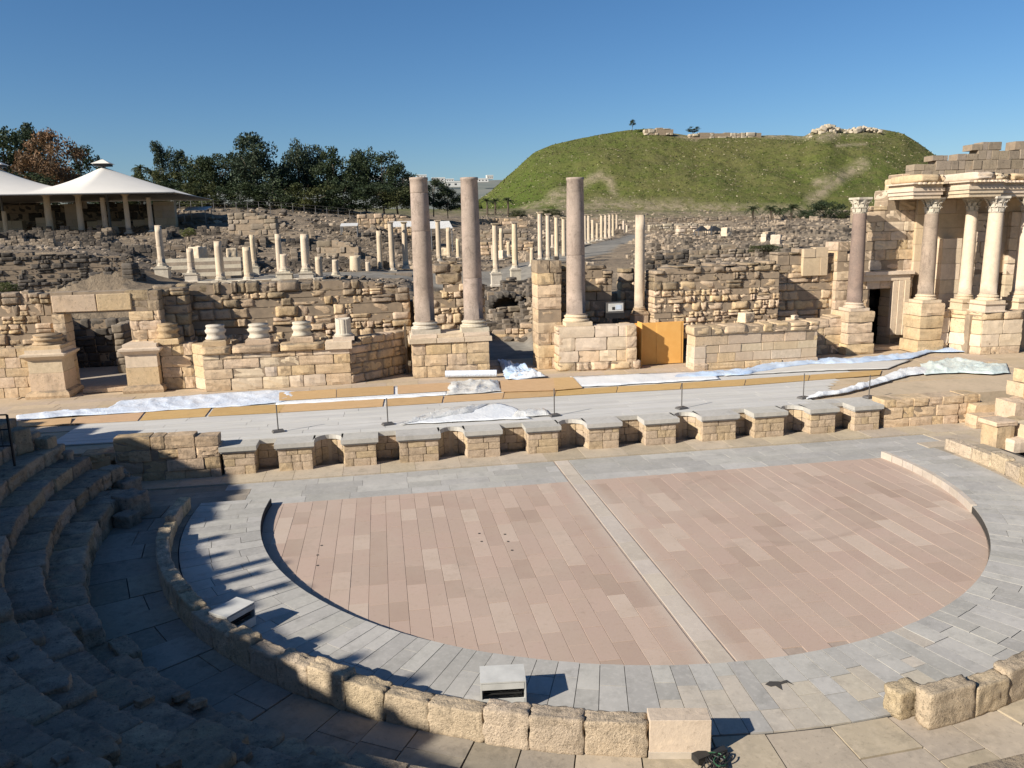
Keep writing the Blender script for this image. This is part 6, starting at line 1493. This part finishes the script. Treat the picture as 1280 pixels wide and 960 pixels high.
def tree(label, px, pt, pb, w, Y, mat='leafdark', shape='round', k=0, name='tree', trunk=.25, group=None, cat='tree'):
    P = PY(px, pb, Y); T = PY(px, pt, Y); s = depth(P)/FPX; H = (T.z-P.z)*(1.1 if cat == 'tree' else 1); wd = w*s*((1.4 if mat != 'leafbrown' else 1.0) if pt < 250 and pb < 275 else 1.15)
    t = thing(name, label, cat, P, group); me, C = crown(mat, shape, k); ch = H*(1-trunk*.6)
    rz = random.uniform(0, 6.28)
    link('crown', me, t, (0, 0, H-ch*1.0), rz, (wd, wd, ch))
    m = MB(); r = max(.08, H*.02); m.tube([(0, 0, -.4), (random.uniform(-.1, .1)*wd*.3, 0, H*.25), (random.uniform(-.1, .1)*wd*.4, random.uniform(-.1, .1)*wd*.3, H*.6), (0, 0, H*.85)], [r, r*.8, r*.5, r*.2], 7)
    for c in C[:7]:
        ca, sa = math.cos(rz), math.sin(rz); q = ((c[0]*ca-c[1]*sa)*wd, (c[0]*sa+c[1]*ca)*wd, H-ch+c[2]*ch)
        m.tube([(0, 0, H*.22+random.random()*H*.2), (q[0]*.5, q[1]*.5, q[2]*.75), q], [r*.5, r*.3, r*.12], 5)
    link('trunk', m.data('trunk', MT['bark']), t); return t
GT = 'dark trees in the belt beyond the ruins'
TL = [(18, 163, 262, 62, 118, 'leafdark', 'round', 0, 'dark green tree behind the tent by the frame edge'), (50, 160, 262, 44, 122, 'leafgrey', 'tall', 1, 'dark tree with a pointed top showing above the dry brown tree'),
      (72, 168, 262, 72, 112, 'leafbrown', 'round', 2, 'dry reddish brown tree behind the dip of the tent roof'), (102, 186, 262, 40, 118, 'leafdark', 'round', 1, 'small dark tree behind the second tent slope'),
      (195, 207, 258, 34, 112, 'leafolive', 'round', 0, 'olive green low tree right of the tent peak'), (209, 184, 258, 24, 116, 'leafgrey', 'column', 1, 'thin wispy tall tree with two tufts right of the tent'), (229, 190, 258, 24, 116, 'leafgrey', 'column', 2, 'second wispy tall tree, lower and narrower, beside the two-tufted one'),
      (246, 200, 258, 42, 110, 'leafolive', 'round', 1, 'olive tree standing before the wispy pair'), (272, 198, 258, 48, 108, 'leafdark', 'round', 2, 'broad dark tree between the wispy pair and the tallest tree'), (300, 186, 258, 36, 114, 'leafgrey', 'tall', 0, 'grey green tree on the shoulder of the tallest tree'),
      (321, 171, 260, 58, 108, 'leafgrey', 'tall', 1, 'tallest grey green tree of the belt'), (350, 198, 260, 44, 110, 'leafdark', 'round', 3, 'lower dark tree in the notch after the tallest tree'), (377, 180, 262, 36, 114, 'leafgrey', 'tall', 2, 'loose-topped tree with two peaks in the middle of the belt'), (397, 184, 262, 34, 116, 'leafgrey', 'tall', 3, 'feathery tree just after the two-peaked one'),
      (418, 188, 262, 42, 110, 'leafdark', 'tall', 0, 'dark leaning tree before the feathery one'), (440, 194, 264, 40, 112, 'leafdark', 'round', 0, 'broad dark tree in the right half of the belt'), (458, 186, 264, 34, 114, 'leafdark', 'tall', 1, 'dark tree with the sharpest peak near the end of the belt'), (480, 193, 264, 42, 110, 'leafdark', 'round', 1, 'round dark tree at the steep end of the belt'),
      (497, 212, 266, 34, 112, 'leafdark', 'round', 2, 'low dark tree ending the belt left of the banded pink column'), (515, 220, 268, 26, 116, 'leafdark', 'round', 3, 'dark tree half hidden behind the banded pink column'), (542, 226, 268, 34, 118, 'leafdark', 'round', 1, 'dark bushy tree between the two pink columns'), (560, 238, 270, 26, 118, 'leafdark', 'round', 2, 'low dark tree tucked beside the jointed pink column'), (580, 246, 270, 24, 122, 'leafolive', 'round', 3, 'small olive tree just before the green mound')]
for px, pt, pb, w, Y, mt, sh, k, lab in TL: tree(lab, px, pt, pb, w, Y, mt, sh, k, group=GT)
for i, (px, pt, w, lab) in enumerate(((225, 232, 40, 'low dark bush at the foot of the wispy pair'), (262, 236, 50, 'dark undergrowth bush below the broad dark tree'), (305, 236, 50, 'dense bush at the foot of the tallest tree'), (345, 232, 50, 'dark bush filling the notch of the belt'), (388, 234, 56, 'bush below the two-peaked tree'), (428, 236, 50, 'bush below the dark leaning tree'), (468, 238, 46, 'bush below the sharpest peak'), (498, 242, 40, 'bush at the end of the belt'), (40, 222, 60, 'bush mass behind the tent by the frame edge'), (130, 232, 60, 'bush mass behind the tent peak'), (180, 226, 40, 'bush right of the tent peak'))):
    tree(lab, px, pt-10, 266, w, 103, ('leafdark', 'leafolive', 'leafdark')[i % 3], 'round', i % 4, 'bush', .05, 'bushes under the tree belt', 'bush')
# foreground shrubs
for px, pt, pb, w, Y, mt, lab in ((65, 330, 352, 38, 35, 'leafbush', 'yellow green flowering bush on the basalt terrace'), (10, 352, 366, 22, 24, 'leafbush', 'tuft of green weed on the wall top at the frame edge'), (565, 386, 404, 26, 18.6, 'leafolive', 'small dark shrub growing between the two pink columns'), (236, 284, 296, 16, 52, 'leafbush', 'yellow green bush right of the tent columns'), (1030, 250, 280, 46, 150, 'leafdark', 'dark round bush beside the palms under the mound'), (1003, 262, 282, 30, 150, 'leafdark', 'low dark bush among the palms'), (1062, 262, 282, 34, 145, 'leafolive', 'olive bush behind the brown granite column'), (955, 305, 318, 34, 36, 'leafolive', 'dry grey shrub on top of the block-built ruin'), (690, 261, 270, 24, 170, 'leafolive', 'olive bush at the foot of the mound'), (646, 262, 272, 20, 165, 'leafolive', 'small bush by the palms at the mound end')):
    tree(lab, px, pt, pb, w, Y, mt, 'round', px % 4, 'shrub', .05, None, 'shrub')
tree('lone thin tree on the crest of the mound', 790.5, 149, 163, 6, 251, 'leafgrey', 'tall', 0, trunk=.6)
tree('lone windswept bush-like tree on the rim of the mound', 866, 159, 171, 12, 251, 'leafgrey', 'spread', 1, trunk=.7)
# palms
def palm_mesh(n, seed):
    r = random.Random(seed); m = MB()
    for i in range(n):
        a = 2*math.pi*i/n+r.uniform(-.2, .2); e = r.uniform(-.25, 1.15); L = r.uniform(.85, 1.1); pts = []
        for j in range(7):
            t = j/6; rr = L*(math.cos(e)*t); z = L*(math.sin(e)*t)-.55*t*t*L; pts.append(Vector((rr*math.cos(a), rr*math.sin(a), z)))
        side = Vector((-math.sin(a), math.cos(a), 0))
        for j in range(6):
            p, q = pts[j], pts[j+1]; d = q-p
            for s in (-1, 1):
                for h in (0, .5):
                    b = p+d*h; w = .20*(1-.5*(j/6)); tip = b+side*s*w+d*.9-Vector((0, 0, .08)); m.add([b, b+d*.35, tip], [(0, 1, 2)])
        m.tube(pts, [.02]*6+[.006], 4)
    return m
PMESH = [palm_mesh(26, s).data('fronds', MT['leafpalm']) for s in (1, 2)]
for i, (px, pt, pb, w, Y, lab) in enumerate(((609, 244, 268, 18, 175, 'date palm at the mound end, nearest the jointed pink column'), (619, 245, 268, 16, 178, 'middle date palm of the trio at the mound end'), (635, 243, 270, 18, 172, 'tallest date palm of the trio at the mound end'), (940, 253, 284, 22, 140, 'date palm standing alone left of the palm cluster'), (963, 252, 284, 24, 145, 'date palm at the near side of the palm cluster'), (975, 256, 284, 20, 150, 'shorter date palm in the middle of the palm cluster'), (988, 250, 284, 26, 142, 'largest date palm of the cluster beside the dark bush'), (177, 202, 240, 20, 112, 'palm with a small crown beside the tent peak'))):
    P = PY(px, pb, Y); T = PY(px, pt, Y); s = depth(P)/FPX; H = T.z-P.z; R0 = w/2*s*1.1
    t = thing('palm_tree', lab, 'palm', P, 'date palms'); k = MB(); k.tube([(0, 0, -.5), (.1, 0, H*.4), (.05, .05, H-R0*.7)], [.32, .25, .28], 8); link('trunk', k.data('trunk', MT['bark']), t)
    link('fronds', PMESH[i % 2], t, (.05, .05, H-R0*.7), random.random()*6, (R0, R0, R0))
